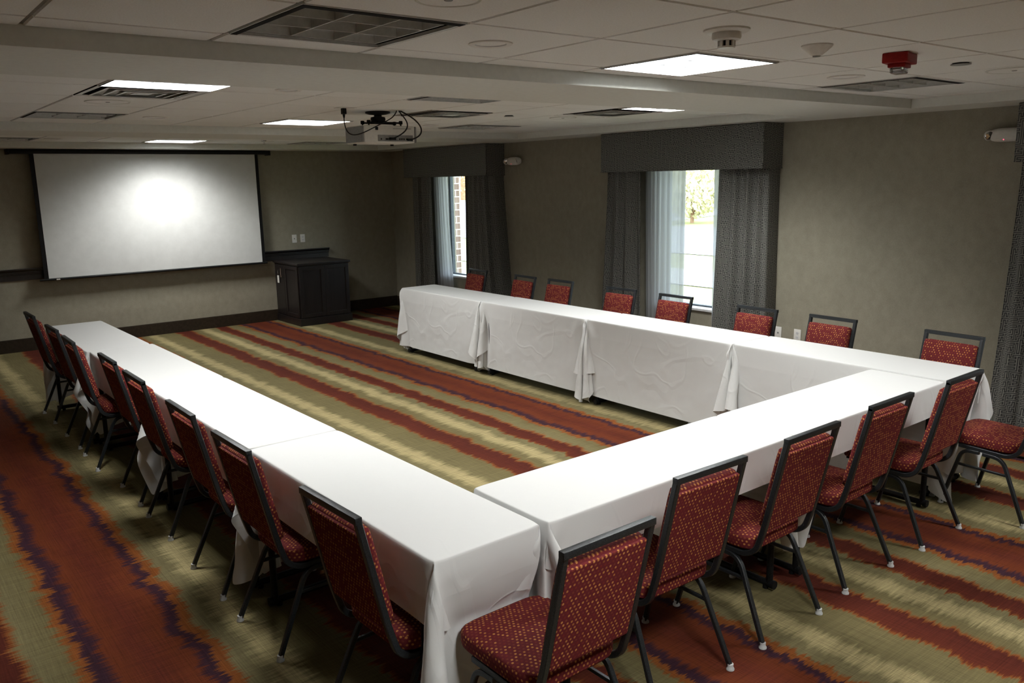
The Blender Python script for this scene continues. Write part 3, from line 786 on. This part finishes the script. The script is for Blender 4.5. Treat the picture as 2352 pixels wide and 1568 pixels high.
for i, (c_, h_) in enumerate(WIN): window(i+1, c_, h_)

def cornice(y0, y1, label):
    t = thing('window_cornice', label, 'cornice', (XR, (y0+y1)/2, 0), 0, 'fabric-covered box cornices over the windows')
    h = (y1-y0)/2; d = .31; z0, z1 = 2.0, ZS-.003
    b = MB(); b.bbox(-d, -d+.02, -h, h, z0, z1, .006).bbox(-d+.02, -.001, -h, -h+.02, z0, z1, .004).bbox(-d+.02, -.001, h-.02, h, z0, z1, .004)
    b.box(-d+.02, -.001, -h+.02, h-.02, z1-.02, z1-.001)
    b.build('padded_board', DRAPE, t, uvscale=1)
    MB().tube([(-.001, -h, z0), (-d, -h, z0), (-d, h, z0), (-.001, h, z0)], .005, 6).build('welt', DRAPE, t, uvscale=1)
cornice(6.505, 8.495, 'dark patterned fabric cornice box over the far window in the corner')
cornice(2.40, 4.437, 'dark patterned fabric cornice box over the middle window')
cornice(-1.68, .345, 'dark patterned fabric cornice box at the right picture edge')

def drape(name, label, cat, ya, yb, fa, fb, dep, amp, nf, mat_, z0=.012, z1=2.06, ret=None, seed=0, group=None, gather=0, sol=.0):
    """pleated panel; ya..yb at the top, fa..fb at the hem, at depth dep from the wall; ret = side with a return to the wall"""
    rr = random.Random(seed); ph = [rr.uniform(0, 6.28) for _ in range(6)]
    cols = []
    n = max(60, nf*14); mzz = 26
    pts = [(i/n, None) for i in range(n+1)]
    V_ = []; U_ = []
    extra = 6 if ret else 0
    for j in range(mzz+1):
        k = j/mzz; z = z1+(z0-z1)*k
        a = ya+(fa-ya)*k**1.3; b = yb+(fb-yb)*k**1.3
        row = []
        prev = None; arc = 0
        for i in range(n+1):
            s_ = i/n
            sw = s_+.018*math.sin(ph[0]+s_*9)*(1+.4*k)
            wv = math.sin(sw*nf*2*math.pi+ph[1]+.3*k*math.sin(ph[4]+s_*5))
            wv = math.copysign(abs(wv)**.72, wv)
            am = amp*(.75+.35*math.sin(ph[2]+s_*7)+.25*math.sin(ph[3]+s_*13))*(.85+.35*k)
            x = -(dep+am*wv)
            y = a+(b-a)*s_+.3*am*math.cos(sw*nf*2*math.pi+ph[1])*(1 if 0 < i < n else 0)
            row.append((x, y, z))
        if ret == 'low':   # return to the wall at the smaller y end (ya<yb assumed ya is low)
            x0_, y0_, _ = row[0]; row = [(x0_*(q/extra), y0_-.004*math.sin(q/extra*3.1), z) for q in range(extra)]+row
        elif ret == 'high':
            xe, ye, _ = row[-1]; row = row+[(xe*(1-q/extra), ye, z) for q in range(1, extra+1)]
        V_ += row
        m_ = len(row)
    b = MB(); b.add(V_, [(j*m_+i, j*m_+i+1, (j+1)*m_+i+1, (j+1)*m_+i) for j in range(mzz) for i in range(m_-1)])
    # uv by arc length
    bm = b.bm; bm.verts.index_update(); bm.faces.ensure_lookup_table()
    lay = bm.loops.layers.uv.new('UVMap')
    arc = [0]*m_
    top = V_[(mzz//2)*m_:(mzz//2+1)*m_]
    for i in range(1, m_): arc[i] = arc[i-1]+math.dist(top[i], top[i-1])
    for f in bm.faces:
        f.smooth = True
        for lp in f.loops:
            idx = lp.vert.index; lp[lay].uv = (arc[idx % m_], lp.vert.co.z)
    me = bpy.data.meshes.new(name); bm.to_mesh(me); bm.free(); me.materials.append(mat_)
    o = bpy.data.objects.new(name, me); link(o); o.location = (XR-.004, 0, 0)
    tag(o, label, cat, group)
    return o
G1 = 'maze-patterned charcoal drapes'; G2 = 'white sheer window panels'
drape('drape', 'dark maze-patterned drape in the front corner, left side of the far window', 'drape', 7.96, 8.46, 7.94, 8.50, .20, .034, 4, DRAPE, ret='high', seed=1, group=G1)
drape('drape', 'dark maze-patterned drape right of the far window, flaring toward the floor', 'drape', 6.53, 7.12, 6.33, 7.19, .19, .036, 5, DRAPE, ret='low', seed=2, group=G1)
drape('sheer_curtain', 'white sheer panel at the left of the far window', 'curtain', 7.74, 8.05, 7.60, 8.02, .085, .018, 5, SHEER, seed=3, group=G2)
drape('drape', 'dark maze-patterned drape left of the middle window', 'drape', 3.93, 4.42, 3.89, 4.56, .20, .034, 3, DRAPE, ret='high', seed=4, group=G1)
drape('drape', 'dark maze-patterned drape right of the middle window', 'drape', 2.42, 2.97, 2.40, 3.03, .19, .036, 4, DRAPE, ret='low', seed=5, group=G1)
drape('sheer_curtain', 'white sheer panel covering the left half of the middle window', 'curtain', 3.46, 3.99, 3.46, 3.95, .085, .018, 8, SHEER, seed=6, group=G2)
drape('sheer_curtain', 'narrow white sheer sliver beside the right drape of the middle window', 'curtain', 2.62, 3.09, 2.62, 3.07, .085, .016, 6, SHEER, seed=7, group=G2)
drape('drape', 'dark maze-patterned drape at the right picture edge beside the empty wall', 'drape', -.12, .33, -.18, .42, .20, .034, 4, DRAPE, ret='high', seed=8, group=G1)
drape('drape', 'dark maze-patterned drape right of the nearest window, out of view', 'drape', -1.66, -1.10, -1.70, -1.06, .19, .034, 4, DRAPE, ret='low', seed=9, group=G1)
drape('sheer_curtain', 'white sheer panel of the nearest window, out of view', 'curtain', -1.15, -.10, -1.15, -.10, .085, .016, 12, SHEER, seed=10, group=G2)

# ------------------------------------------------------------------ chairs
def rounded_path(P, r, n=6):
    """polyline with filleted corners"""
    P = [Vector(p) for p in P]; out = [P[0]]
    for a, b, c in zip(P, P[1:], P[2:]):
        d1 = (a-b); d2 = (c-b); k = min(r, d1.length*.49, d2.length*.49)
        p1 = b+d1.normalized()*k; p2 = b+d2.normalized()*k
        for i in range(n+1):
            s_ = i/n; out.append((p1*(1-s_)+b*s_)*(1-s_)+(b*(1-s_)+p2*s_)*s_)
    out.append(P[-1]); return out
RECT = lambda a, b, c=.003: [(-a+c, -b), (a-c, -b), (a, -b+c), (a, b-c), (a-c, b), (-a+c, b), (-a, b-c), (-a, -b+c)]
def cushion(x0_, x1_, y0_, y1_, z0_, z1_, rnd, crown, n=7, M=None, taper=0):
    """soft box: superellipse outline, crowned faces, rolled edges; thickness along z"""
    b = MB(); top = []; rings = []
    cx_, cy_ = (x0_+x1_)/2, (y0_+y1_)/2; hx, hy = (x1_-x0_)/2, (y1_-y0_)/2
    zc = (z0_+z1_)/2; hz = (z1_-z0_)/2
    N_ = 56
    def outline(a, inset):
        ca, sa = math.cos(a), math.sin(a)
        # rounded rectangle of radius rnd
        rr = (abs(ca/1)**n+abs(sa/1)**n)**(-1/n)
        x = ca*rr; y = sa*rr
        return x*(hx-inset)*(1-taper*(y+1)/2 if taper else 1), y*(hy-inset)
    prof = [(.030, -hz), (.012, -hz), (.003, -hz+.006), (0, -hz+.014), (0, hz-.02), (.003, hz-.010), (.011, hz-.003), (.028, hz)]
    for ins, z in prof:
        rings.append([b.bm.verts.new((cx_+outline(2*math.pi*i/N_, ins)[0], cy_+outline(2*math.pi*i/N_, ins)[1], zc+z)) for i in range(N_)])
    prev = rings[-1]; last = rings
    for kk, s_ in enumerate((.78, .5, .22)):
        ring = []
        for i in range(N_):
            ox, oy = outline(2*math.pi*i/N_, .028)
            ring.append(b.bm.verts.new((cx_+ox*s_, cy_+oy*s_, zc+hz+crown*(1-s_*s_))))
        rings.append(ring)
    for A, B in zip(rings, rings[1:]):
        for j in range(N_): b.bm.faces.new((A[j], A[(j+1) % N_], B[(j+1) % N_], B[j]))
    b.bm.faces.new(rings[-1]); b.bm.faces.new(list(reversed(rings[0])))
    if M:
        for v in b.bm.verts: v.co = M @ v.co
    return b

def make_chair():
    """local frame: rear feet on y=0, facing +y"""
    t = thing('banquet_chair', 'x', 'chair')
    s0 = .180
    # back frame with the bend running into the seat rails
    z_top = .905
    prof = RECT(.0115, .0115, .003)
    side = [(-s0, .40, .372), (-s0, .125, .368), (-s0, .072, .400), (-s0, .040, .50), (-s0, -.052, z_top)]
    full = rounded_path(side, .075, 6)[:-1]
    left = full; right = [Vector((-p.x, p.y, p.z)) for p in reversed(full)]
    b = MB()
    corner = [Vector((-s0, -.052, z_top)), Vector((s0, -.052, z_top))]
    b.ring(left+[corner[0]], prof, upv=(1, 0, 0)); b.ring([corner[1]]+right, prof, upv=(1, 0, 0))
    b.bbox(-s0-.0115, s0+.0115, -.0645, -.0395, z_top-.012, z_top+.012, .003)
    b.bbox(-s0, s0, .385, .405, .362, .382, .003)
    b.build('back_frame', HAMMER, t, smooth='auto')
    # legs: each side a rear leg curving out from under the rail, a front leg, a stretcher
    for s_ in (-1, 1):
        rl = rounded_path([(s_*.186, .26, .350), (s_*.188, .150, .350), (s_*.213, .0, .012)], .06, 6)
        MB().ring(rl, RECT(.010, .010), upv=(1, 0, 0)).build('leg', HAMMER, t, smooth='auto')
        fl = rounded_path([(s_*.186, .28, .352), (s_*.188, .375, .350), (s_*.210, .465, .012)], .05, 6)
        MB().ring(fl, RECT(.010, .010), upv=(1, 0, 0)).build('leg', HAMMER, t, smooth='auto')
        MB().ring([(s_*.193, .108, .262), (s_*.193, .398, .262)], RECT(.007, .007, .002), upv=(1, 0, 0)).build('stretcher', HAMMER, t)
        for y_ in (0, .465):
            x_ = s_*(.213 if y_ == 0 else .210)
            MB().lathe([(.0165, 0.0005), (.0165, .006), (.012, .012), (.0125, .026)], (x_, y_, 0), 14).build('foot_glide', GLIDE, t, smooth='auto')
    # seat
    cushion(-.195, .195, .085, .50, .385, .452, .04, .014).build('seat', DOTS, t, smooth=True, uvscale=1)
    MB().box(-.17, .17, .11, .47, .376, .387).build('seat_pan', BLACK, t)
    # back pad: thickness along chair depth
    ang = math.atan2(.092, .405)      # recline
    M = Matrix.Translation((0, .048, .495)) @ Matrix.Rotation(ang, 4, 'X') @ Matrix.Rotation(math.pi/2, 4, 'X') @ Matrix.Rotation(math.pi, 4, 'Y')
    # in cushion space: x width, y up the back, z toward the sitter
    c = cushion(-.168, .168, .0, .375, -.008, .040, .02, .008, n=30, M=M)
    pad = c.build('backrest', DOTS, t, smooth=True, uvscale=1)
    MB().bbox(-.1685, .1685, .002, .366, -.017, -.001, .005, M=M).build('back_panel', DOTS, pad, uvscale=1)
    return t
proto = make_chair()
first = [True]
def chair(x, y, face, label, group):
    """x,y = midpoint of rear feet; face = heading in degrees (0 = +y, ccw)"""
    o = proto if first[0] else copy_tree(proto)
    first[0] = False
    o.location = (x, y, 0); o.rotation_euler = (0, 0, R(face)); o['label'] = label; o['group'] = group
    return o
GL, GN, GR = 'chairs along the left table row', 'chairs along the near table row', 'chairs along the window-side table row'
ordn = ['first', 'second', 'third', 'fourth', 'fifth', 'sixth', 'seventh', 'eighth']
Ls = [(.305, 2, -.160), (1.18, 1, -.164), (1.85, 0, -.158), (2.712, 0, -.142), (3.36, 0, -.128), (4.235, -1, -.174), (4.87, 1, -.165), (5.765, 1, -.172)]
lab = ['dark-framed dotted red chair at the left row, nearest the camera, sparkling top bar',
       'red dotted chair at the left row, second from the camera',
       'red dotted chair at the left row, third from the camera',
       'red dotted chair at the left row, fourth from the camera',
       'red dotted chair at the left row, fifth from the camera',
       'red dotted chair at the left row, sixth from the camera',
       'red dotted chair at the left row, second from the far end',
       'red dotted chair at the far end of the left row, near the screen wall']
for (y, a, x), lb in zip(Ls, lab): chair(x, y, -90+a, lb, GL)
Ns = [(.30, -.425, 0), (.985, -.262, -2), (1.64, -.262, 0), (2.326, -.241, 0), (3.046, -.259, 0), (3.732, -.505, -5)]
lab = ['large foreground red dotted chair with whole seat showing at the near table corner',
       'red dotted chair at the near row, next right of the foreground corner chair',
       'red dotted chair at the near row, third from the left',
       'red dotted chair at the near row, fourth from the left',
       'red dotted chair at the near row in front of the right table corner',
       'red dotted chair cut by the right picture edge, only seat and legs showing']
for (x, y, a), lb in zip(Ns, lab): chair(x, y, a, lb, GN)
Rs = [(4.384, 5.702, -4), (4.363, 4.81, -4), (4.359, 4.232, 0), (4.325, 3.337, 0), (4.304, 2.66, -1), (4.202, 1.749, -3), (4.198, 1.102, -3), (4.156, .233, -4)]
lab = ['red chair back at the far end of the window-side row, before the far window drape',
       'red chair back beside the far window drape, second from the far end',
       'red chair back before the bare wall between the windows',
       'red chair back before the left drape of the middle window',
       'red chair back before the bright glass and sheer of the middle window',
       'red chair back before the right drape of the middle window, beside a data plate',
       'red chair back just right of the duplex outlet on the right wall',
       'red chair back at the near end of the window-side row beside the right edge drape']
for (x, y, a), lb in zip(Rs, lab): chair(x-.052, y, 90+a, lb, GR)

# ------------------------------------------------------------------ folding tables and cloths
H = .747; TL = 1.524; TW = .457
def make_table():
    """local: u 0..TL along x, v 0..TW along y"""
    t = thing('folding_table', 'x', 'table')
    MB().bbox(.009, TL-.009, .009, TW-.009, H-.034, H-.010, .005).build('tabletop', GREYP, t)
    for u in (.11, TL-.11):
        for v in (.03, TW-.03):
            MB().tube([(u, v, H-.03), (u, v, .035)], .016, 12).build('leg', BLACK, t, smooth='auto')
        b = MB().tube([(u, .005, .030), (u, TW-.005, .030)], .0165, 12)
        for v in (.012, TW-.012): b.tube([(u, v-.012, .030), (u, v+.012, .030)], .021, 12)
        for v in (.05, TW-.05): b.lathe([(.014, .0005), (.014, .02)], (u, v, 0), 12)
        b.build('foot_bar', BLACK, t, smooth='auto')
        k = 1 if u < .5 else -1
        MB().tube(rounded_path([(u, .06, H-.20), (u+k*.12, .10, H-.16), (u+k*.26, TW/2, H-.035)], .08), .009, 8).build('brace', BLACK, t, smooth='auto')
        MB().tube([(u, .03, .32), (u, TW-.03, .32)], .008, 8).build('cross_bar', BLACK, t)
    return t

def sim_cloth(do, di, de0, de1, lim0, lim1, seed, planes=(), boxes=(), steps=150, iters=9, h=.031):
    """position based drape of a rectangular cloth over a table. local u along the table, v across.
    do: drop at v<0, di: drop at v>W, de0/de1 end drops; lim0/lim1: a neighbour table touches that end.
    planes: (axis, sign, pos, test axis, lo, hi) half spaces; boxes: moving seat obstacles"""
    rs = np.random.RandomState(seed)
    def axis(lo, mid, hi):
        r_ = .007
        a = [np.linspace(-lo, -r_, max(2, round(lo/h)+1)), [0], np.linspace(r_, mid-r_, round(mid/h)+1), [mid], mid+np.linspace(r_, hi, max(2, round(hi/h)+1))]
        return np.concatenate(a)
    e = .003
    U = axis(de0, TL-2*e, de1)+e; Vv = axis(do, TW-2*e, di)+e
    nu, nv = len(U), len(Vv)
    uu, vv = np.meshgrid(U, Vv, indexing='ij')
    # end flaps are shorter toward the inner side, as the cloths lie a little askew
    tq = np.clip(vv/(TW+di), 0, 1)*.42
    uu = np.where(uu < e-1e-9, e-(e-uu)*(1-tq), np.where(uu > TL-e+1e-9, TL-e+(uu-TL+e)*(1-tq), uu))
    lo_u, hi_u, lo_v, hi_v = e, TL-e, e, TW-e
    P = np.zeros((nu, nv, 3))
    P[..., 0] = np.clip(uu, lo_u, hi_u); P[..., 1] = vv; P[..., 2] = H
    ov = np.maximum(lo_u-uu, 0)+np.maximum(uu-hi_u, 0)
    P[..., 2] -= ov
    P[..., 0] += np.sign(uu-TL/2)*(ov > 0)*.0015
    for lim, m_ in ((lim0, uu < lo_u), (lim1, uu > hi_u)):
        if not lim:
            sg = np.where(uu < lo_u, -1, 1); P[..., 0] = np.where(m_, P[..., 0]+sg*ov*.75, P[..., 0]); P[..., 2] = np.where(m_, H-ov*.66, P[..., 2])
    P[..., 2] = np.maximum(P[..., 2], .01)
    side = ((vv < lo_v-1e-6) | (vv > hi_v+1e-6))
    P += rs.normal(0, .0015, P.shape)*side[..., None]
    # rest lengths from flat cloth
    flat = np.stack([uu, vv], -1)
    fixed = (uu > lo_u-1e-6) & (uu < hi_u+1e-6) & (vv > lo_v-1e-6) & (vv < hi_v+1e-6)
    P[fixed, 0] = uu[fixed]; P[fixed, 1] = vv[fixed]; P[fixed, 2] = H
    # round the plan corners of the top
    W = np.where(fixed, 0.0, 1.0)
    idx = np.arange(nu*nv).reshape(nu, nv)
    batches = []
    def addb(A, B, k):
        a, b = A.ravel(), B.ravel()
        wa, wb = W.ravel()[a], W.ravel()[b]; m = (wa+wb) > 0; a, b, wa, wb = a[m], b[m], wa[m], wb[m]
        F = flat.reshape(-1, 2); r = np.linalg.norm(F[a]-F[b], axis=1)
        batches.append((a, b, (wa/(wa+wb))[:, None]*k, (wb/(wa+wb))[:, None]*k, r))
    for s_ in (0, 1):
        addb(idx[s_:-1:2, :], idx[s_+1::2, :], 1.0); addb(idx[:, s_:-1:2], idx[:, s_+1::2], 1.0)
    for s_ in (0, 1):
        addb(idx[s_:-1:2, :-1], idx[s_+1::2, 1:], .35); addb(idx[s_:-1:2, 1:], idx[s_+1::2, :-1], .35)
    for s_ in range(4):
        A = idx[s_:-2:4, :]; 
        if A.size: addb(A, idx[s_+2::4, :][:A.shape[0]], .4)
        A = idx[:, s_:-2:4]
        if A.size: addb(A, idx[:, s_+2::4][:, :A.shape[1]], .4)
    X = P.reshape(-1, 3).copy(); Xp = X.copy(); fx = fixed.ravel(); fr = ~fx; X0 = X[fx].copy()
    an = np.stack([np.clip(uu, lo_u, hi_u), np.clip(vv, lo_v, hi_v)], -1).reshape(-1, 2)
    tether = np.linalg.norm(flat.reshape(-1, 2)-an, axis=1)*1.003+1e-5
    A3 = np.concatenate([an, np.full((len(an), 1), H)], 1)
    g = 9.8; dt = 1/45
    for st in range(steps):
        dmp = .965 if st < steps*.7 else .90
        vel = (X-Xp)*dmp; Xp = X.copy(); X[fr] += vel[fr]; X[fr, 2] -= g*dt*dt
        if st < 40: X[fr] += rs.normal(0, .0006, (fr.sum(), 3))
        for it in range(iters):
            for a, b, ka, kb, r in batches:
                d = X[a]-X[b]; l = np.sqrt((d*d).sum(1))+1e-9
                c = d*((l-r)/l)[:, None]
                X[a] -= c*ka; X[b] += c*kb
            d = X-A3; l = np.sqrt((d*d).sum(1))+1e-9; k = np.minimum(1, tether/l); k[fx] = 1
            X = A3+d*k[:, None]
            # slab
            ins = fr & (X[:, 0] > 0) & (X[:, 0] < TL) & (X[:, 1] > 0) & (X[:, 1] < TW) & (X[:, 2] < H+.002) & (X[:, 2] > H-.07)
            if ins.any():
                q = X[ins]; dd = np.stack([q[:, 0], TL-q[:, 0], q[:, 1], TW-q[:, 1]], 1); k = dd.argmin(1)
                q[k == 0, 0] = 0; q[k == 1, 0] = TL; q[k == 2, 1] = 0; q[k == 3, 1] = TW; X[ins] = q
            if lim0: X[:, 0] = np.maximum(X[:, 0], -.0005)
            if lim1: X[:, 0] = np.minimum(X[:, 0], TL+.0005)
            for ax, sg, pos, tax, lo, hi in planes:
                m = fr & (X[:, tax] > lo) & (X[:, tax] < hi) & ((X[:, ax]-pos)*sg > 0)
                X[m, ax] = pos
            for (bu0, bu1, bv0, bv1, bz0_, bz1_, ax, push) in boxes:
                # obstacle slides in from outside along axis ax
                s_ = max(0.0, 1-max(0.0, (st/steps-.35)/.4)); off = push*s_
                b0 = [bu0, bv0]; b1 = [bu1, bv1]; b0[ax] += off; b1[ax] += off
                m = fr & (X[:, 0] > b0[0]) & (X[:, 0] < b1[0]) & (X[:, 1] > b0[1]) & (X[:, 1] < b1[1]) & (X[:, 2] < bz1_) & (X[:, 2] > bz0_)
                if m.any():
                    q = X[m]; front = (b1[ax] if push < 0 else b0[ax])
                    up_d = bz1_-q[:, 2]; fd = np.abs(front-q[:, ax])
                    k = up_d < fd*.6
                    q[k, 2] = bz1_; q[~k, ax] = front; X[m] = q
            fl = X[:, 2] < .006
            X[fl, 2] = .006
        X[fx] = X0
        fl = X[:, 2] < .0075
        Xp[fl] = X[fl]*.8+Xp[fl]*.2
    # rounded plan corners of the tabletop
    Q = X.reshape(nu, nv, 3).copy()
    rc = .02
    for cu, cv, su, sv in ((lo_u, lo_v, 1, 1), (hi_u, lo_v, -1, 1), (lo_u, hi_v, 1, -1), (hi_u, hi_v, -1, -1)):
        d = np.hypot(Q[..., 0]-cu, Q[..., 1]-cv)
        m = (d < .03) & (Q[..., 2] > H-.05)
        Q[..., 0] += m*su*.006*(1-d/.03); Q[..., 1] += m*sv*.006*(1-d/.03)
    return Q
def cloth_mesh(Q):
    nu, nv, _ = Q.shape
    me = bpy.data.meshes.new('tablecloth')
    i = np.arange((nu-1)*(nv-1)); a = (i//(nv-1))*nv+i % (nv-1)
    faces = np.stack([a, a+1, a+nv+1, a+nv], 1)
    me.from_pydata(Q.reshape(-1, 3).tolist(), [], faces.tolist())
    me.polygons.foreach_set('use_smooth', [True]*len(me.polygons))
    me.materials.append(LINEN); me.update()
    return me

t_proto = make_table(); t_used = [False]
def place_table(loc, rz, mirror, lab_t, lab_c, sim, group_t, group_c):
    """mirror flips v so that v<0 is always the outer, chair side"""
    o = t_proto if not t_used[0] else copy_tree(t_proto); t_used[0] = True
    o.location = loc; o.rotation_euler = (0, 0, rz); o.scale = (1, -1 if mirror else 1, 1)
    o['label'] = lab_t; o['group'] = group_t
    Q = sim_cloth(**sim)
    if mirror: Q = Q.copy(); Q[..., 1] *= -1
    me = cloth_mesh(Q)
    if mirror: me.flip_normals()
    c = bpy.data.objects.new('tablecloth', me); link(c); c.location = loc; c.rotation_euler = (0, 0, rz)
    m = c.modifiers.new('soften', 'SUBSURF'); m.levels = 1; m.render_levels = 1
    tag(c, lab_c, 'tablecloth', group_c)
GT, GC = 'folding tables under white cloths', 'white tablecloths'
# frames: left row u runs +y from the near end; v must run +x (outer = v<0 = -x): u=+y, v=-x is the rotated frame -> mirror
# right row: u=+y, v<0 is +x (outer) -> with rz=90, local y points to -x, so no mirror and origin on the outer edge
# near row: u=+x, v=+y, no mirror
la = .0065
for k in range(4):
    y = k*TL
    x = -.012 if k < 3 else -.03
    names = ['at the camera end of the left row', 'second from the camera end of the left row', 'third from the camera end of the left row', 'at the far end of the left row']
    ctx = ['white tablecloth on the nearest left-row table, corner fold hanging beside the foreground chair',
           'white tablecloth on the second left-row table, pointed tail hanging behind a chair',
           'white tablecloth on the third left-row table from the camera',
           'white tablecloth on the far end table of the left row, near the screen']
    boxes = []
    planes = []
    if k == 0:
        # foreground chair seat pushes the end flap: chair centre x=.30 -> v ; seat front at y=.075
        boxes = [(-.60, .078, .30-.205+.012, .30+.205+.012, .30, .468, 0, -.45)]
        planes = [(1, 1, TW+.004, 0, -2, .46)]
    place_table((x-.0-la*y, y-.002, 0), R(90)+la, True, 'folding table with black tube legs '+names[k], ctx[k],
                dict(do=.245, di=.665, de0=.62, de1=.58+.1*(k == 3), lim0=k > 0, lim1=k < 3, seed=11+k, planes=planes, boxes=boxes), GT, GC)
for k in range(2):
    ctx = ['white tablecloth on the near-row table beside the foreground chair', 'white tablecloth on the near-row table ending at the right corner']
    place_table((.466+k*TL*1.0, -.010-.003*k, 0), -.0035, False, 'folding table with black tube legs, %s of the near row' % ['left', 'right'][k], ctx[k],
                dict(do=.185, di=.66, de0=.52, de1=.52, lim0=True, lim1=True, seed=31+k), GT, GC)
for k in range(4):
    y = k*TL-.030
    names = ['at the near right corner of the window-side row', 'second from the near corner of the window-side row', 'third from the near corner of the window-side row', 'at the far end of the window-side row']
    ctx = ['white tablecloth on the right corner table, draped onto the edge chair seat', 'white tablecloth on the window-side table meeting the near row in the inner corner',
           'white tablecloth in the middle of the window-side row facing the open floor', 'white tablecloth on the far window-side table with its end hanging free']
    boxes = []; planes = []
    if k == 0:
        # edge chair seat: x 3.53..3.95, front near y=.0 ; local v = xo - x
        xo = 4.010
        boxes = [(-.60, .012, xo-3.975, xo-3.545, .30, .468, 0, -.40)]
        planes = [(1, 1, TW+.004, 0, -2, .49)]
    place_table((4.010-.002*k, y, 0), R(90)-.004, False, 'folding table with black tube legs '+names[k], ctx[k],
                dict(do=.22, di=.665, de0=.60+.08*(k == 0), de1=.58, lim0=k > 0, lim1=k < 3, seed=51+k, planes=planes, boxes=boxes), GT, GC)

# ------------------------------------------------------------------ outside
GZ = -.3
GRASS = m_noisecol('lawn_grass', L(168, 172, 112), L(196, 196, 140), 1.2)
ASPH = m_noisecol('pale_asphalt', L(196, 196, 200), L(206, 206, 210), .8)
CONC = m_noisecol('concrete_walk', L(222, 220, 214), L(230, 228, 222), 1.5)
BARK = m_noisecol('tree_bark', L(150, 116, 92), L(186, 150, 122), 3)
def ground(name, pts, mat_, dz, lb, cat):
    o = MB().add([(x, y, GZ+dz) for x, y in pts], [tuple(range(len(pts)))]).build(name, mat_)
    o['kind'] = 'structure'; return o
ground('ground', [(XR+.2, -60), (140, -60), (140, 180), (XR+.2, 180)], GRASS, 0, '', '')
ground('ground', [(12.2, -60), (14.6, -60), (14.6, 180), (12.2, 180)], CONC, .02, '', '')
ground('ground', [(17.8, -60), (28.5, -60), (28.5, 25), (50, 32), (56, 180), (17.8, 180)], ASPH, .02, '', '')
b = MB()
b.box(XR+.2, XR+.32, 8.0, 9.8, GZ, 2.9); o = b.build('wall_outside', BRICK); struct(o)
LEAF1 = m_noisecol('pale_autumn_leaves', L(222, 217, 176), L(236, 232, 200), 2)
LEAF2 = m_noisecol('grey_green_leaves', L(176, 180, 158), L(206, 206, 190), 2)
def shrub(x, y, s, h, mat_, name, label, cat, seed, trunk=None, nl=3200, group='trees and shrubs beyond the road'):
    rr = random.Random(seed); t = thing(name, label, cat, (x, y, GZ), 0, group)
    b = MB(); vs = []; fs = []
    for i in range(nl):
        while True:
            p = Vector((rr.uniform(-1, 1), rr.uniform(-1, 1), rr.uniform(-1, 1)))
            if .35 < p.length < 1: break
        c = Vector((p.x*s, p.y*s, h*.55+p.z*h*.48)); r = rr.uniform(.06, .14)*s**.5
        n = Vector((rr.gauss(0, 1), rr.gauss(0, 1), rr.gauss(0, 1))).normalized(); a = n.orthogonal().normalized()*r; q = n.cross(a)
        k = len(vs); vs += [c-a, c+q*.5, c+a, c-q*.5]; fs.append((k, k+1, k+2, k+3))
    b.add(vs, fs); b.build('foliage', mat_, t)
    tr = MB(); hh = trunk or h*.32
    tr.tube([(0, 0, -.05), (.05, .02, hh*.5), (.0, .05, hh)], .09 if not trunk else .45, 10)
    for q in range(5):
        a = rr.uniform(0, 6.28); tr.tube([(0, 0, hh*.4), (math.cos(a)*s*.4, math.sin(a)*s*.4, hh*.8+h*.15)], .03, 6)
    tr.build('trunk', BARK, t)
for x, y, s_, h, m_, lb in [(31, 24.2, 1.7, 3.2, LEAF1, 'pale autumn-leaved shrub across the road, centred in the middle window'),
                            (31.5, 20.2, 1.7, 2.8, LEAF2, 'grey-green shrub across the road at the right of the middle window view'),
                            (36, 28.6, 2.2, 4.4, LEAF2, 'taller grey-green shrub behind the others, seen through the middle window'),
                            (31, 28.6, 1.8, 3.0, LEAF1, 'pale shrub across the road behind the sheer of the middle window')]:
    shrub(x, y, s_, h, m_, 'roadside_shrub', lb, 'shrub', int(x*7+y))
shrub(50.0, 76.0, 2.6, 6.5, LEAF2, 'tree', 'green leafy tree behind the parking lot, seen through the far window', 'tree', 90, nl=2500)
shrub(56.6, 79.2, 3.0, 13.0, LEAF1, 'tree', 'tree with thick orange-brown trunk, seen through the far window', 'tree', 91, trunk=7.5, nl=2500)
